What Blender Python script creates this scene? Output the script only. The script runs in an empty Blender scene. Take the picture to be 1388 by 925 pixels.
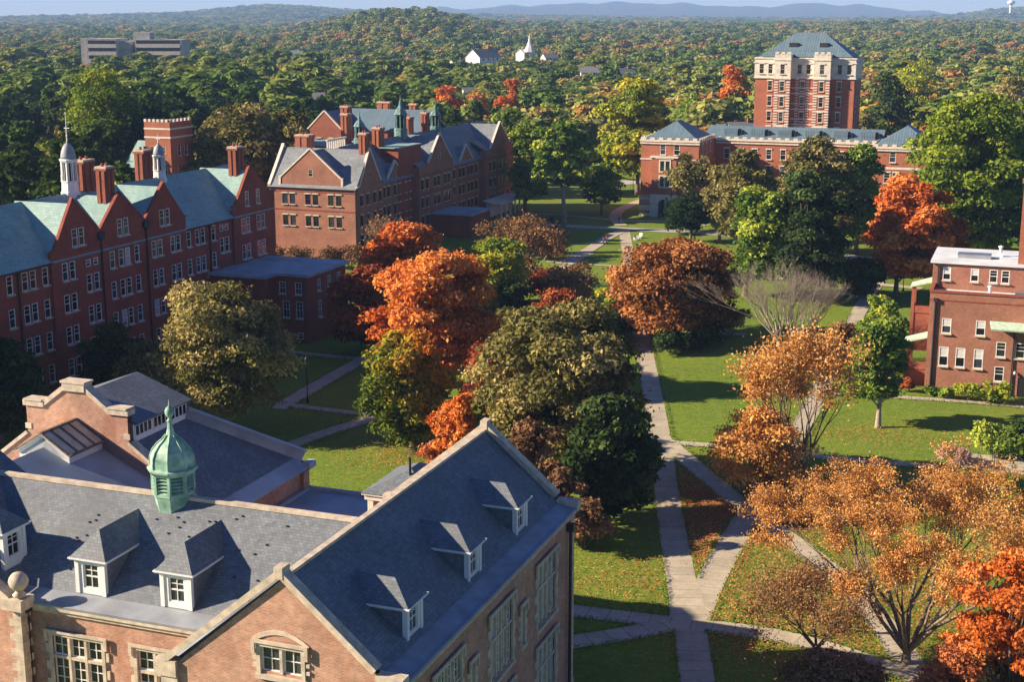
import bpy, math, random
import numpy as np
from mathutils import Vector, Matrix
from mathutils.geometry import tessellate_polygon
random.seed(7); RNG=np.random.default_rng(11)
R=math.radians
scene=bpy.context.scene
COL=scene.collection
# ---------------------------------------------------------------- camera
F_PX=1930.0; PW,PH=1388.0,925.0; PITCH=R(12.9); CAMH=45.0
_c,_s=math.cos(PITCH),math.sin(PITCH)
def ray(x,y):
    a=(x-PW/2)/F_PX; b=(y-PH/2)/F_PX
    return np.array([a,_c-b*_s,-_s-b*_c])
CAM=np.array([0,0,CAMH])
def G(x,y,z=0.0):
    d=ray(x,y); return CAM+d*((z-CAMH)/d[2])
def D(x,y,Y):
    d=ray(x,y); return CAM+d*(Y/d[1])
# campus grid: u to the right along the facades, v away; origin at the near hall's far corner
ANG=R(20.3)
UX=np.array([math.cos(ANG),-math.sin(ANG),0]); VX=np.array([math.sin(ANG),math.cos(ANG),0])
OR=np.array([3.74,81.6,0.0])
def W(u,v,z=0.0): return OR+UX*u+VX*v+np.array([0,0,z])
def UV(p):
    q=np.array(p)-OR; return float(q@UX),float(q@VX)
def pu(x,y,uc):
    d=ray(x,y); t=((W(uc,0)-CAM)@UX)/(d@UX); p=CAM+d*t; a=UV(p); return a[1],float(p[2])
def pv(x,y,vc):
    d=ray(x,y); t=((W(0,vc)-CAM)@VX)/(d@VX); p=CAM+d*t; a=UV(p); return a[0],float(p[2])
cd=bpy.data.cameras.new('camera'); cam=bpy.data.objects.new('camera',cd); COL.objects.link(cam)
cd.sensor_width=36; cd.lens=36*F_PX/PW; cd.clip_end=60000; cd.clip_start=1
cam.location=(0,0,CAMH); cam.rotation_euler=(R(90)-PITCH,0,0); scene.camera=cam
# ---------------------------------------------------------------- light
SUN_AZ=R(266.5); SUN_EL=R(25.6)
sd=Vector((math.sin(SUN_AZ)*math.cos(SUN_EL),math.cos(SUN_AZ)*math.cos(SUN_EL),math.sin(SUN_EL)))
sl=bpy.data.lights.new('sun','SUN'); sl.energy=5.0; sl.angle=R(0.55); sl.color=(1.0,0.80,0.57)
so=bpy.data.objects.new('sun',sl); COL.objects.link(so); so.rotation_euler=sd.to_track_quat('Z','Y').to_euler(); so.location=(0,0,150)
wd=bpy.data.worlds.new('World'); scene.world=wd; wd.use_nodes=True
nt=wd.node_tree; bg=nt.nodes['Background']
sk=nt.nodes.new('ShaderNodeTexSky'); sk.sky_type='NISHITA'; sk.sun_disc=False; sk.sun_elevation=SUN_EL; sk.sun_rotation=SUN_AZ
sk.ozone_density=4.0; sk.air_density=1.0; sk.dust_density=0.6; sk.altitude=50
tc=nt.nodes.new('ShaderNodeTexCoord'); mp=nt.nodes.new('ShaderNodeMapping'); mp.inputs['Scale'].default_value=(3,3,26)
nz=nt.nodes.new('ShaderNodeTexNoise'); nz.inputs['Scale'].default_value=1.6; nz.inputs['Detail'].default_value=6
rp=nt.nodes.new('ShaderNodeValToRGB'); rp.color_ramp.elements[0].position=.46; rp.color_ramp.elements[1].position=.72
mx=nt.nodes.new('ShaderNodeMixRGB'); mx.inputs[2].default_value=(6.0,6.0,6.2,1)
ml=nt.nodes.new('ShaderNodeMath'); ml.operation='MULTIPLY'; ml.inputs[1].default_value=.18
nt.links.new(tc.outputs['Generated'],mp.inputs['Vector']); nt.links.new(mp.outputs[0],nz.inputs['Vector'])
nt.links.new(nz.outputs['Fac'],rp.inputs['Fac']); nt.links.new(rp.outputs['Color'],ml.inputs[0]); nt.links.new(ml.outputs[0],mx.inputs[0])
sx=nt.nodes.new('ShaderNodeSeparateXYZ'); nt.links.new(tc.outputs['Generated'],sx.inputs[0])
er=nt.nodes.new('ShaderNodeValToRGB'); e=er.color_ramp.elements; e[0].position=0.0; e[0].color=(2.5,2.3,2.2,1); e[1].position=.5; e[1].color=(.008,.17,.46,1); q=e.new(.05); q.color=(.7,.85,1.0,1); q=e.new(.12); q.color=(.09,.34,.62,1); q=e.new(.25); q.color=(.015,.22,.52,1)
nt.links.new(sx.outputs['Z'],er.inputs[0]); tm=nt.nodes.new('ShaderNodeMixRGB'); tm.blend_type='MULTIPLY'; tm.inputs[0].default_value=1
nt.links.new(sk.outputs[0],tm.inputs[1]); nt.links.new(er.outputs[0],tm.inputs[2]); nt.links.new(tm.outputs[0],mx.inputs[1]); nt.links.new(mx.outputs[0],bg.inputs['Color']); bg.inputs['Strength'].default_value=0.082
scene.view_settings.view_transform='Standard'; scene.view_settings.look='None'
scene.view_settings.gamma=1; scene.view_settings.exposure=1.33
scene.cycles.max_bounces=6; scene.cycles.diffuse_bounces=3; scene.cycles.glossy_bounces=2; scene.cycles.transmission_bounces=3
scene.cycles.volume_bounces=0; scene.cycles.transparent_max_bounces=4; scene.cycles.use_denoising=True
# ---------------------------------------------------------------- materials
MATS={}
def newmat(name):
    m=bpy.data.materials.new(name); m.use_nodes=True; t=m.node_tree; return m,t,t.nodes['Principled BSDF']
def nd(t,k,**kw):
    n=t.nodes.new(k)
    for a,b in kw.items(): setattr(n,a,b)
    return n
def plain(name,col,rough=.7,metal=0,var=.12,scale=1.5,spec=.3,bump=0.0,var2=None):
    m,t,b=newmat(name)
    tc=nd(t,'ShaderNodeTexCoord'); n=nd(t,'ShaderNodeTexNoise'); n.inputs['Scale'].default_value=scale; n.inputs['Detail'].default_value=5
    t.links.new(tc.outputs['Object'],n.inputs['Vector'])
    r=nd(t,'ShaderNodeValToRGB'); c=np.array(col)
    lo=c*(1-var*1.6); hi=np.minimum(c*(1+var*1.6),1)
    if var2 is not None: hi=np.array(var2)
    r.color_ramp.elements[0].position=.3; r.color_ramp.elements[1].position=.7
    r.color_ramp.elements[0].color=(*lo,1); r.color_ramp.elements[1].color=(*hi,1)
    t.links.new(n.outputs['Fac'],r.inputs['Fac']); t.links.new(r.outputs['Color'],b.inputs['Base Color'])
    b.inputs['Roughness'].default_value=rough; b.inputs['Metallic'].default_value=metal; b.inputs['Specular IOR Level'].default_value=spec
    if bump:
        bp=nd(t,'ShaderNodeBump'); bp.inputs['Strength'].default_value=bump; bp.inputs['Distance'].default_value=.05
        t.links.new(n.outputs['Fac'],bp.inputs['Height']); t.links.new(bp.outputs[0],b.inputs['Normal'])
    MATS[name]=m; return m
def bricky(name,c1,c2,mortar,bw,bh,ms,rough=.85,patch=.35,stain=None,off=.5,bump=.3,spec=.2,pscale=.35):
    m,t,b=newmat(name)
    uv=nd(t,'ShaderNodeUVMap'); br=nd(t,'ShaderNodeTexBrick'); br.offset=off
    br.inputs['Scale'].default_value=1; br.inputs['Brick Width'].default_value=bw; br.inputs['Row Height'].default_value=bh
    br.inputs['Mortar Size'].default_value=ms; br.inputs['Mortar Smooth'].default_value=.2; br.inputs['Bias'].default_value=0
    br.inputs['Color1'].default_value=(*c1,1); br.inputs['Color2'].default_value=(*c2,1); br.inputs['Mortar'].default_value=(*mortar,1)
    t.links.new(uv.outputs[0],br.inputs['Vector'])
    n=nd(t,'ShaderNodeTexNoise'); n.inputs['Scale'].default_value=pscale; n.inputs['Detail'].default_value=6; n.inputs['Roughness'].default_value=.62
    t.links.new(uv.outputs[0],n.inputs['Vector'])
    mr=nd(t,'ShaderNodeMapRange'); mr.inputs[1].default_value=.3; mr.inputs[2].default_value=.7; mr.inputs[3].default_value=1-patch; mr.inputs[4].default_value=1+patch
    t.links.new(n.outputs['Fac'],mr.inputs[0])
    n2=nd(t,'ShaderNodeTexNoise'); n2.inputs['Scale'].default_value=2.6; n2.inputs['Detail'].default_value=3
    t.links.new(uv.outputs[0],n2.inputs['Vector'])
    mr2=nd(t,'ShaderNodeMapRange'); mr2.inputs[1].default_value=.3; mr2.inputs[2].default_value=.7; mr2.inputs[3].default_value=1-patch*.6; mr2.inputs[4].default_value=1+patch*.6
    t.links.new(n2.outputs['Fac'],mr2.inputs[0])
    mm=nd(t,'ShaderNodeMath',operation='MULTIPLY'); t.links.new(mr.outputs[0],mm.inputs[0]); t.links.new(mr2.outputs[0],mm.inputs[1])
    mix=nd(t,'ShaderNodeMixRGB',blend_type='MULTIPLY'); mix.inputs[0].default_value=1
    t.links.new(br.outputs['Color'],mix.inputs[1]); t.links.new(mm.outputs[0],mix.inputs[2])
    out=mix.outputs[0]
    if stain:
        n3=nd(t,'ShaderNodeTexNoise'); n3.inputs['Scale'].default_value=.5; n3.inputs['Detail'].default_value=8
        mp=nd(t,'ShaderNodeMapping'); mp.inputs['Scale'].default_value=(1,.35,1); t.links.new(uv.outputs[0],mp.inputs[0]); t.links.new(mp.outputs[0],n3.inputs['Vector'])
        mr3=nd(t,'ShaderNodeMapRange'); mr3.inputs[1].default_value=.52; mr3.inputs[2].default_value=.75; mr3.inputs[4].default_value=.7
        t.links.new(n3.outputs['Fac'],mr3.inputs[0])
        mx3=nd(t,'ShaderNodeMixRGB'); mx3.inputs[2].default_value=(*stain,1); t.links.new(mr3.outputs[0],mx3.inputs[0]); t.links.new(out,mx3.inputs[1]); out=mx3.outputs[0]
    t.links.new(out,b.inputs['Base Color']); b.inputs['Roughness'].default_value=rough; b.inputs['Specular IOR Level'].default_value=spec
    if bump:
        bp=nd(t,'ShaderNodeBump'); bp.inputs['Strength'].default_value=bump; bp.inputs['Distance'].default_value=.02
        t.links.new(br.outputs['Fac'],bp.inputs['Height']); bp.invert=True; t.links.new(bp.outputs[0],b.inputs['Normal'])
    MATS[name]=m; return m
bricky('brick_pink',(.50,.245,.165),(.36,.155,.10),(.42,.34,.27),.22,.075,.012,patch=.24,stain=(.30,.12,.075))
bricky('brick_red',(.33,.062,.036),(.24,.045,.028),(.24,.12,.09),.24,.09,.012,patch=.22)
bricky('brick_rust',(.34,.085,.045),(.25,.062,.036),(.27,.15,.11),.24,.09,.012,patch=.22)
bricky('brick_mid',(.34,.115,.066),(.26,.085,.05),(.33,.22,.17),.24,.09,.012,patch=.2)
bricky('brick_tower',(.40,.12,.06),(.33,.095,.05),(.36,.2,.14),.3,.12,.012,patch=.15)
bricky('slate',(.17,.195,.22),(.118,.138,.165),(.07,.085,.1),.25,.175,.009,rough=.6,patch=.2,stain=(.115,.125,.14),bump=.35,spec=.35)
bricky('slate_green',(.27,.42,.40),(.21,.35,.34),(.15,.24,.24),.5,.35,.015,rough=.6,patch=.16,bump=.2,spec=.3)
bricky('slate_blue',(.215,.24,.26),(.16,.18,.205),(.1,.12,.14),.5,.32,.015,rough=.6,patch=.2,bump=.25,spec=.35)
bricky('seam_blue',(.13,.20,.25),(.11,.17,.22),(.07,.11,.14),.6,9,.06,rough=.5,patch=.12,bump=.4,off=0,spec=.4)
bricky('banded',(.62,.56,.47),(.36,.12,.07),(.5,.35,.25),40,.62,.02,patch=.1,off=0,bump=0)
plain('stone',(.50,.43,.34),.85,var=.16,scale=2.2,bump=.2)
plain('stone_pale',(.62,.57,.49),.8,var=.1,scale=1.5)
plain('white_paint',(.74,.74,.72),.5,var=.05,scale=3)
plain('lead',(.26,.29,.33),.55,var=.14,scale=.8,spec=.4)
plain('membrane',(.30,.36,.42),.6,var=.16,scale=.35,spec=.3)
plain('membrane_white',(.62,.66,.7),.6,var=.1,scale=.5)
plain('copper',(.20,.44,.34),.6,var=.28,scale=1.6,var2=(.40,.60,.46),bump=.15)
plain('copper_dark',(.10,.17,.18),.5,var=.3,scale=2,var2=(.2,.36,.34))
plain('copper_pale',(.42,.56,.44),.6,var=.12,scale=2)
plain('iron',(.03,.03,.035),.5,var=.1)
plain('steel',(.45,.47,.5),.35,metal=.8,var=.1)
plain('concrete',(.42,.40,.37),.85,var=.12,scale=.6)
plain('dark_void',(.015,.016,.02),.9,var=0)
plain('bark',(.16,.125,.095),.95,var=.3,scale=4,bump=.5)
plain('bark_grey',(.50,.46,.41),.95,var=.2,scale=5)
plain('bark_mid',(.21,.17,.13),.95,var=.3,scale=5,bump=.4)
plain('bark_pale',(.30,.26,.21),.95,var=.25,scale=5,bump=.4)
plain('shingle_grey',(.16,.17,.18),.8,var=.15,scale=3)
plain('siding_white',(.72,.71,.68),.7,var=.05)
plain('siding_tan',(.5,.42,.33),.7,var=.05)
plain('shutter_red',(.3,.07,.05),.7,var=.05)
plain('cloth_dark',(.03,.035,.06),.9,var=.1); plain('cloth_blue',(.05,.09,.22),.9,var=.1); plain('cloth_red',(.35,.04,.04),.9,var=.1)
plain('skin',(.5,.3,.2),.6,var=.05); plain('hair',(.05,.03,.02),.7,var=.1)
def glass(name,col,rough=.08,blind=None):
    m,t,b=newmat(name)
    oi=nd(t,'ShaderNodeObjectInfo'); r=nd(t,'ShaderNodeValToRGB'); r.color_ramp.interpolation='CONSTANT'
    c=np.array(col); e=r.color_ramp.elements
    e[0].color=(*(c*.6),1); e[1].position=.45; e[1].color=(*c,1); x=e.new(.78); x.color=(*(c*2.2),1)
    if blind: x=e.new(.86); x.color=(*blind,1)
    t.links.new(oi.outputs['Random'],r.inputs[0]); t.links.new(r.outputs[0],b.inputs['Base Color'])
    b.inputs['Roughness'].default_value=rough; b.inputs['Specular IOR Level'].default_value=.8
    MATS[name]=m
glass('glass',(.018,.022,.028)); glass('glass_blind',(.02,.026,.035),.12,(.42,.43,.44)); 
plain('sash_blind',(.55,.56,.56),.6,var=.05)
plain('skylight_glass',(.42,.42,.36),.25,var=.1)

# leaves: colour from a palette driven by a per-face value, shared by all the leaves of a kind
def leafmat(name,stops,objcol=False,inst=False,transl=.28,patchy=None):
    m=bpy.data.materials.new(name); m.use_nodes=True; t=m.node_tree; t.nodes.clear()
    out=nd(t,'ShaderNodeOutputMaterial'); df=nd(t,'ShaderNodeBsdfDiffuse'); tr=nd(t,'ShaderNodeBsdfTranslucent'); ms=nd(t,'ShaderNodeMixShader')
    ms.inputs[0].default_value=transl
    at=nd(t,'ShaderNodeAttribute'); at.attribute_name='tint'
    r=nd(t,'ShaderNodeValToRGB'); e=r.color_ramp.elements
    for i,(p,c) in enumerate(stops):
        x=e[i] if i<2 else e.new(p)
        x.position=p; x.color=(*c,1)
    if inst:
        oi=nd(t,'ShaderNodeObjectInfo')
        ad=nd(t,'ShaderNodeMath',operation='MULTIPLY_ADD'); ad.inputs[1].default_value=.16; 
        sb=nd(t,'ShaderNodeMath',operation='MULTIPLY'); sb.inputs[1].default_value=.92
        ia=nd(t,'ShaderNodeAttribute'); ia.attribute_type='INSTANCER'; ia.attribute_name='hue'; t.links.new(ia.outputs['Fac'],sb.inputs[0]); t.links.new(at.outputs['Fac'],ad.inputs[0]); t.links.new(sb.outputs[0],ad.inputs[2])
        t.links.new(ad.outputs[0],r.inputs[0])
    else: t.links.new(at.outputs['Fac'],r.inputs[0])
    col=r.outputs[0]
    if objcol:
        oi=nd(t,'ShaderNodeObjectInfo'); mm=nd(t,'ShaderNodeMixRGB',blend_type='MULTIPLY'); mm.inputs[0].default_value=1
        t.links.new(col,mm.inputs[1]); t.links.new(oi.outputs['Color'],mm.inputs[2]); col=mm.outputs[0]
    t.links.new(col,df.inputs[0]); t.links.new(col,tr.inputs[0])
    t.links.new(df.outputs[0],ms.inputs[1]); t.links.new(tr.outputs[0],ms.inputs[2]); t.links.new(ms.outputs[0],out.inputs[0])
    MATS[name]=m
leafmat('leaf_any',[(0,(.62,.6,.6)),(1,(1.5,1.45,1.2)),(.5,(1,1,1))],objcol=True)
leafmat('leaf_far',[(0,(.07,.13,.04)),(1,(.44,.22,.08)),(.32,(.15,.23,.05)),(.6,(.25,.30,.07)),(.80,(.38,.38,.11)),(.90,(.36,.26,.10)),(.95,(.55,.45,.08)),(.98,(.45,.25,.08))],inst=True)
leafmat('leaf_olive',[(0,(.10,.10,.035)),(1,(.62,.50,.22)),(.4,(.24,.22,.07)),(.7,(.42,.35,.13))])
leafmat('leaf_green',[(0,(.06,.12,.022)),(1,(.46,.52,.08)),(.4,(.12,.20,.035)),(.7,(.25,.34,.05))])
leafmat('leaf_dark',[(0,(0.019,0.037,0.015)),(1,(0.112,0.163,0.050)),(.6,(0.044,0.075,0.025))])
leafmat('leaf_lime',[(0,(0.100,0.163,0.025)),(1,(0.625,0.525,0.062)),(.5,(0.250,0.325,0.037)),(.8,(0.413,0.425,0.050))])
leafmat('leaf_orange',[(0,(.30,.07,.02)),(1,(.82,.36,.10)),(.4,(.56,.15,.03)),(.75,(.70,.24,.06))])
leafmat('leaf_orangered',[(0,(.28,.07,.02)),(1,(.82,.36,.11)),(.4,(.56,.15,.035)),(.75,(.70,.23,.06))])
leafmat('leaf_salmon',[(0,(0.336,0.108,0.048)),(1,(0.864,0.456,0.216)),(.4,(0.600,0.216,0.084)),(.75,(0.720,0.312,0.132))])
leafmat('leaf_rust',[(0,(0.115,0.034,0.017)),(1,(0.632,0.253,0.081)),(.4,(0.230,0.057,0.029)),(.75,(0.437,0.127,0.046))])
leafmat('leaf_turning',[(0,(.07,.11,.02)),(1,(.68,.24,.04)),(.35,(.16,.2,.03)),(.55,(.36,.32,.04)),(.75,(.60,.27,.04))])
leafmat('leaf_brown',[(0,(0.117,0.072,0.039)),(1,(0.546,0.312,0.143)),(.5,(0.286,0.156,0.078))])
leafmat('leaf_amber',[(0,(.26,.12,.04)),(1,(.85,.52,.22)),(.4,(.52,.25,.07)),(.75,(.70,.38,.12))])
leafmat('leaf_maroon',[(0,(.07,.045,.018)),(1,(.56,.27,.10)),(.4,(.17,.075,.028)),(.75,(.36,.14,.05))])
leafmat('leaf_pink',[(0,(.25,.13,.12)),(1,(.62,.45,.42)),(.5,(.42,.26,.24))])

# ---------------------------------------------------------------- mesh builder in campus coordinates
class MB:
    def __init__(s): s.v=[]; s.f=[]; s.m=[]; s.sm=[]
    def poly(s,pts,m=0,smooth=False):
        i=len(s.v); s.v+= [tuple(map(float,p)) for p in pts]; s.f.append(tuple(range(i,i+len(pts)))); s.m.append(m); s.sm.append(smooth)
    def box(s,a,b,c,d,e,f,m=0):
        if a>b:a,b=b,a
        if c>d:c,d=d,c
        if e>f:e,f=f,e
        P=[(a,c,e),(b,c,e),(b,d,e),(a,d,e),(a,c,f),(b,c,f),(b,d,f),(a,d,f)]
        i=len(s.v); s.v+=P
        for q in ((0,3,2,1),(4,5,6,7),(0,1,5,4),(1,2,6,5),(2,3,7,6),(3,0,4,7)): s.f.append(tuple(i+k for k in q)); s.m.append(m); s.sm.append(False)
    def slab(s,pts,t,m=0,m2=None):
        P=[np.array(p,float) for p in pts]; n=np.cross(P[1]-P[0],P[2]-P[0]); n/=np.linalg.norm(n)
        if n[2]<0: P=P[::-1]; n=-n
        Q=[p-n*t for p in P]; s.poly(P,m); s.poly(Q[::-1],m if m2 is None else m2)
        for k in range(len(P)):
            j=(k+1)%len(P); s.poly([P[j],P[k],Q[k],Q[j]],m if m2 is None else m2)
    def beam(s,p,q,w,h,m=0):   # box along p-q, w sideways, h upward (its top passes through p,q)
        p=np.array(p,float); q=np.array(q,float); d=q-p; d/=np.linalg.norm(d)
        sd=np.cross(d,[0,0,1.0])
        if np.linalg.norm(sd)<1e-6: sd=np.array([1.0,0,0])
        sd/=np.linalg.norm(sd); up=np.cross(sd,d)
        a=[p-sd*w/2,p+sd*w/2,p+sd*w/2-up*h,p-sd*w/2-up*h]; b=[x+(q-p) for x in a]
        s.poly(a[::-1],m); s.poly(b,m)
        for k in range(4): j=(k+1)%4; s.poly([a[k],a[j],b[j],b[k]],m)
    def tube(s,p,q,r0,r1,n=6,m=0,cap=True):
        p=np.array(p,float); q=np.array(q,float); d=q-p; L=np.linalg.norm(d)
        if L<1e-6: return
        d/=L; a=np.cross(d,[0,0,1.0] if abs(d[2])<.9 else [1.0,0,0]); a/=np.linalg.norm(a); b=np.cross(d,a)
        A=[p+(a*math.cos(t)+b*math.sin(t))*r0 for t in [2*math.pi*k/n for k in range(n)]]
        B=[q+(a*math.cos(t)+b*math.sin(t))*r1 for t in [2*math.pi*k/n for k in range(n)]]
        i=len(s.v); s.v+=[tuple(x) for x in A+B]
        for k in range(n):
            j=(k+1)%n; s.f.append((i+k,i+j,i+n+j,i+n+k)); s.m.append(m); s.sm.append(True)
        if cap: s.poly(A[::-1],m); s.poly(B,m)
    def lathe(s,c,prof,n,m=0,ph=0,smooth=False):
        i=len(s.v)
        for r,z in prof:
            for k in range(n):
                t=ph+2*math.pi*k/n; s.v.append((c[0]+r*math.cos(t),c[1]+r*math.sin(t),z))
        for a in range(len(prof)-1):
            mm=m[a] if isinstance(m,(list,tuple)) else m
            for k in range(n):
                j=(k+1)%n; s.f.append((i+a*n+k,i+a*n+j,i+a*n+n+j,i+a*n+n+k)); s.m.append(mm); s.sm.append(smooth)
        m0=m[0] if isinstance(m,(list,tuple)) else m
        s.f.append(tuple(i+k for k in range(n))[::-1]); s.m.append(m0); s.sm.append(False)
        k0=i+(len(prof)-1)*n; s.f.append(tuple(k0+k for k in range(n))); s.m.append(m0); s.sm.append(False)
    def wall(s,side,c,outer,holes=(),depth=.16,m=0,mr=None):
        def P(a,z,d=0):
            return {'F':(a,c-d,z),'R':(c+d,a,z),'L':(c-d,a,z),'B':(a,c+d,z)}[side]
        nrm={'F':(0,-1,0),'R':(1,0,0),'L':(-1,0,0),'B':(0,1,0)}[side]
        loops=[[Vector((a,z,0)) for a,z in outer]]+[[Vector((h[0],h[1],0)),Vector((h[2],h[1],0)),Vector((h[2],h[3],0)),Vector((h[0],h[3],0))] for h in holes]
        flat=[p for l in loops for p in l]
        for tri in tessellate_polygon(loops):
            pts=[np.array(P(flat[k][0],flat[k][1])) for k in tri]
            n=np.cross(pts[1]-pts[0],pts[2]-pts[0])
            if n@np.array(nrm)<0: pts=pts[::-1]
            s.poly(pts,m)
        for h in holes:
            q=[(h[0],h[1]),(h[2],h[1]),(h[2],h[3]),(h[0],h[3])]
            for k in range(4):
                j=(k+1)%4; s.poly([P(*q[k]),P(*q[j]),P(*q[j],-depth),P(*q[k],-depth)],m if mr is None else mr)
            s.poly([P(*x,-depth-.12) for x in q],m)
    def build(s,name,mats,parent=None,label=None,world=False):
        me=bpy.data.meshes.new(name)
        ox,oy=(0,0)
        if parent is not None and not world:
            r=parent
            while r.parent: r=r.parent
            ox,oy=r['_o'][0],r['_o'][1]
        V=np.array(s.v,dtype=float).reshape(-1,3)
        if parent is not None and not world: V=V-np.array([ox,oy,0])
        me.from_pydata(V.tolist(),[],s.f)
        for k in (mats if isinstance(mats,(list,tuple)) else [mats]): me.materials.append(MATS[k])
        me.polygons.foreach_set('material_index',s.m); me.polygons.foreach_set('use_smooth',s.sm)
        uv=me.uv_layers.new(name='UVMap'); buf=np.zeros((len(me.loops),2)); Z=np.array([0,0,1.0]); li=0
        for f in s.f:
            pts=np.array([s.v[k] for k in f]); n=np.zeros(3)
            for k in range(len(f)): n+=np.cross(pts[k],pts[(k+1)%len(f)])
            L=np.linalg.norm(n); n=n/L if L>1e-12 else Z
            t=np.cross(Z,n); Lt=np.linalg.norm(t); t=t/Lt if Lt>1e-3 else np.array([1.0,0,0]); b=np.cross(n,t)
            if Lt<=1e-3: b=np.array([0,1.0,0])
            buf[li:li+len(f),0]=pts@t; buf[li:li+len(f),1]=pts@b; li+=len(f)
        uv.data.foreach_set('uv',buf.ravel()); me.update()
        o=bpy.data.objects.new(name,me); COL.objects.link(o)
        if parent is not None: o.parent=parent
        if label: o['label']=label
        return o
def root(name,u,v,label,cat,group=None,z=0):
    o=bpy.data.objects.new(name,None); COL.objects.link(o); p=W(u,v,z); o.location=p; o.rotation_euler=(0,0,-ANG)
    o['_o']=(u,v); o['label']=label; o['category']=cat; o.empty_display_size=.5
    if group: o['group']=group
    return o
def wroot(name,p,label,cat,group=None,rz=0):
    o=bpy.data.objects.new(name,None); COL.objects.link(o); o.location=p; o.rotation_euler=(0,0,rz); o['_o']=(0,0)
    o['label']=label; o['category']=cat
    if group: o['group']=group
    return o
def tag(o,label=None,cat=None,group=None,kind=None):
    if label:o['label']=label
    if cat:o['category']=cat
    if group:o['group']=group
    if kind:o['kind']=kind
    return o
# ---------------------------------------------------------------- window templates (x across, -y outward, z up from the sill)
TEMPL={}
def tmpl(key,parts):   # parts: list of (name, MB, mats)
    TEMPL[key]=[(n,)+(mb,mt) for n,mb,mt in parts]
    L=[]
    for n,mb,mt in parts:
        o=mb.build(n,mt); L.append((n,o.data)); bpy.data.objects.remove(o)
    TEMPL[key]=L
def sash_window(key,w,h,trim='white_paint',fw=.09,cols=1,sill=True,blind=False,lintel=None):
    f=MB()
    f.box(-w/2,-w/2+fw,-.03,.08,0,h); f.box(w/2-fw,w/2,-.03,.08,0,h); f.box(-w/2+fw,w/2-fw,-.03,.08,h-fw,h); f.box(-w/2+fw,w/2-fw,-.03,.08,0,fw)
    f.box(-w/2+fw,w/2-fw,-.01,.09,h*.5-.035,h*.5+.035)
    for k in range(1,cols+1):
        x=-w/2+w*k/(cols+1); f.box(x-.018,x+.018,.0,.07,fw,h*.5-.036); f.box(x-.018,x+.018,.0,.07,h*.5+.036,h-fw)
    f.box(-w/2+fw,w/2-fw,.002,.068,h*.74-.015,h*.74+.015)
    p=MB(); p.box(-w/2+fw*.5,w/2-fw*.5,.05,.1,.03,h-.03)
    L=[('window',f,[trim]),('pane',p,['glass_blind' if blind else 'glass'])]
    if sill:
        q=MB(); q.box(-w/2-.1,w/2+.1,-.3,.0,-.16,-.002); L.append(('sill',q,['stone']))
    if lintel:
        q=MB(); q.box(-w/2-.12,w/2+.12,-.2,-.13,h+.003,h+.28); L.append(('lintel',q,[lintel]))
    tmpl(key,L)
def mull_window(key,w,h,n,transoms=(),hood=True,rows=3,arch=False):
    f=MB(); g=MB(); st=.2
    f.box(-w/2-st,-w/2,-.2,.12,-.12,h+st); f.box(w/2,w/2+st,-.2,.12,-.12,h+st); f.box(-w/2,w/2,-.2,.12,h,h+st); f.box(-w/2-st-.08,w/2+st+.08,-.26,.12,-.34,-.122)
    if hood:
        f.box(-w/2-st-.2,w/2+st+.2,-.3,-.205,h+st-.02,h+st+.14); f.box(-w/2-st-.2,-w/2-st-.02,-.3,-.205,h+st-.55,h+st-.022); f.box(w/2+st+.02,w/2+st+.2,-.3,-.205,h+st-.55,h+st-.022)
    for k in range(7):   # toothed jamb stones
        z=h*k/7
        if k%2: f.box(-w/2-st-.22,-w/2-st-.001,-.175,.1,z,z+h/7); f.box(w/2+st+.001,w/2+st+.22,-.175,.1,z,z+h/7)
    mw=.15; xs=[-w/2+w*k/n for k in range(n+1)]
    for x in xs[1:-1]: f.box(x-mw/2,x+mw/2,-.14,.12,0,h)
    zz=[0]+[h*t for t in transoms]+[h]
    for z in zz[1:-1]:
        for k in range(n):
            f.box(xs[k]+(mw/2 if k else 0),xs[k+1]-(mw/2 if k<n-1 else 0),-.13,.12,z-.08,z+.08)
    fr=MB()
    for k in range(n):
        a=xs[k]+(mw/2 if k else 0); b=xs[k+1]-(mw/2 if k<n-1 else 0)
        for r in range(len(zz)-1):
            c=zz[r]+(.08 if r else 0); d=zz[r+1]-(.08 if r<len(zz)-2 else 0); e=.06
            fr.box(a,a+e,0,.1,c,d); fr.box(b-e,b,0,.1,c,d); fr.box(a+e,b-e,0,.1,c,c+e); fr.box(a+e,b-e,0,.1,d-e,d)
            nr=max(1,int(round((d-c)/.5)))
            fr.box((a+b)/2-.02,(a+b)/2+.02,.02,.09,c+e,d-e)
            for j in range(1,nr):
                z=c+(d-c)*j/nr; fr.box(a+e,(a+b)/2-.02,.022,.088,z-.018,z+.018); fr.box((a+b)/2+.02,b-e,.022,.088,z-.018,z+.018)
            g.box(a+.02,b-.02,.07,.11,c+.02,d-.02)
    L=[('window',f,['stone']),('sash_frame',fr,['white_paint']),('pane',g,['glass'])]
    tmpl(key,L)
NWIN={}
def put(key,rootobj,side,c,a,z,parent=None,depth=.16,name=None):
    k=(rootobj.name,key); NWIN[rootobj.name]=NWIN.get(rootobj.name,0)+1
    off=depth-.12
    loc={'F':(a,c+off),'R':(c-off,a),'L':(c+off,a),'B':(a,c-off)}[side]
    rz={'F':0,'R':R(90),'L':R(-90),'B':R(180)}[side]
    o0=None
    for i,(n,me) in enumerate(TEMPL[key]):
        o=bpy.data.objects.new(name or n if i==0 else n,me); COL.objects.link(o)
        if i==0:
            o.parent=parent or rootobj; o.location=(loc[0]-rootobj['_o'][0],loc[1]-rootobj['_o'][1],z); o.rotation_euler=(0,0,rz); o0=o
        else: o.parent=o0
    return o0
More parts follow.
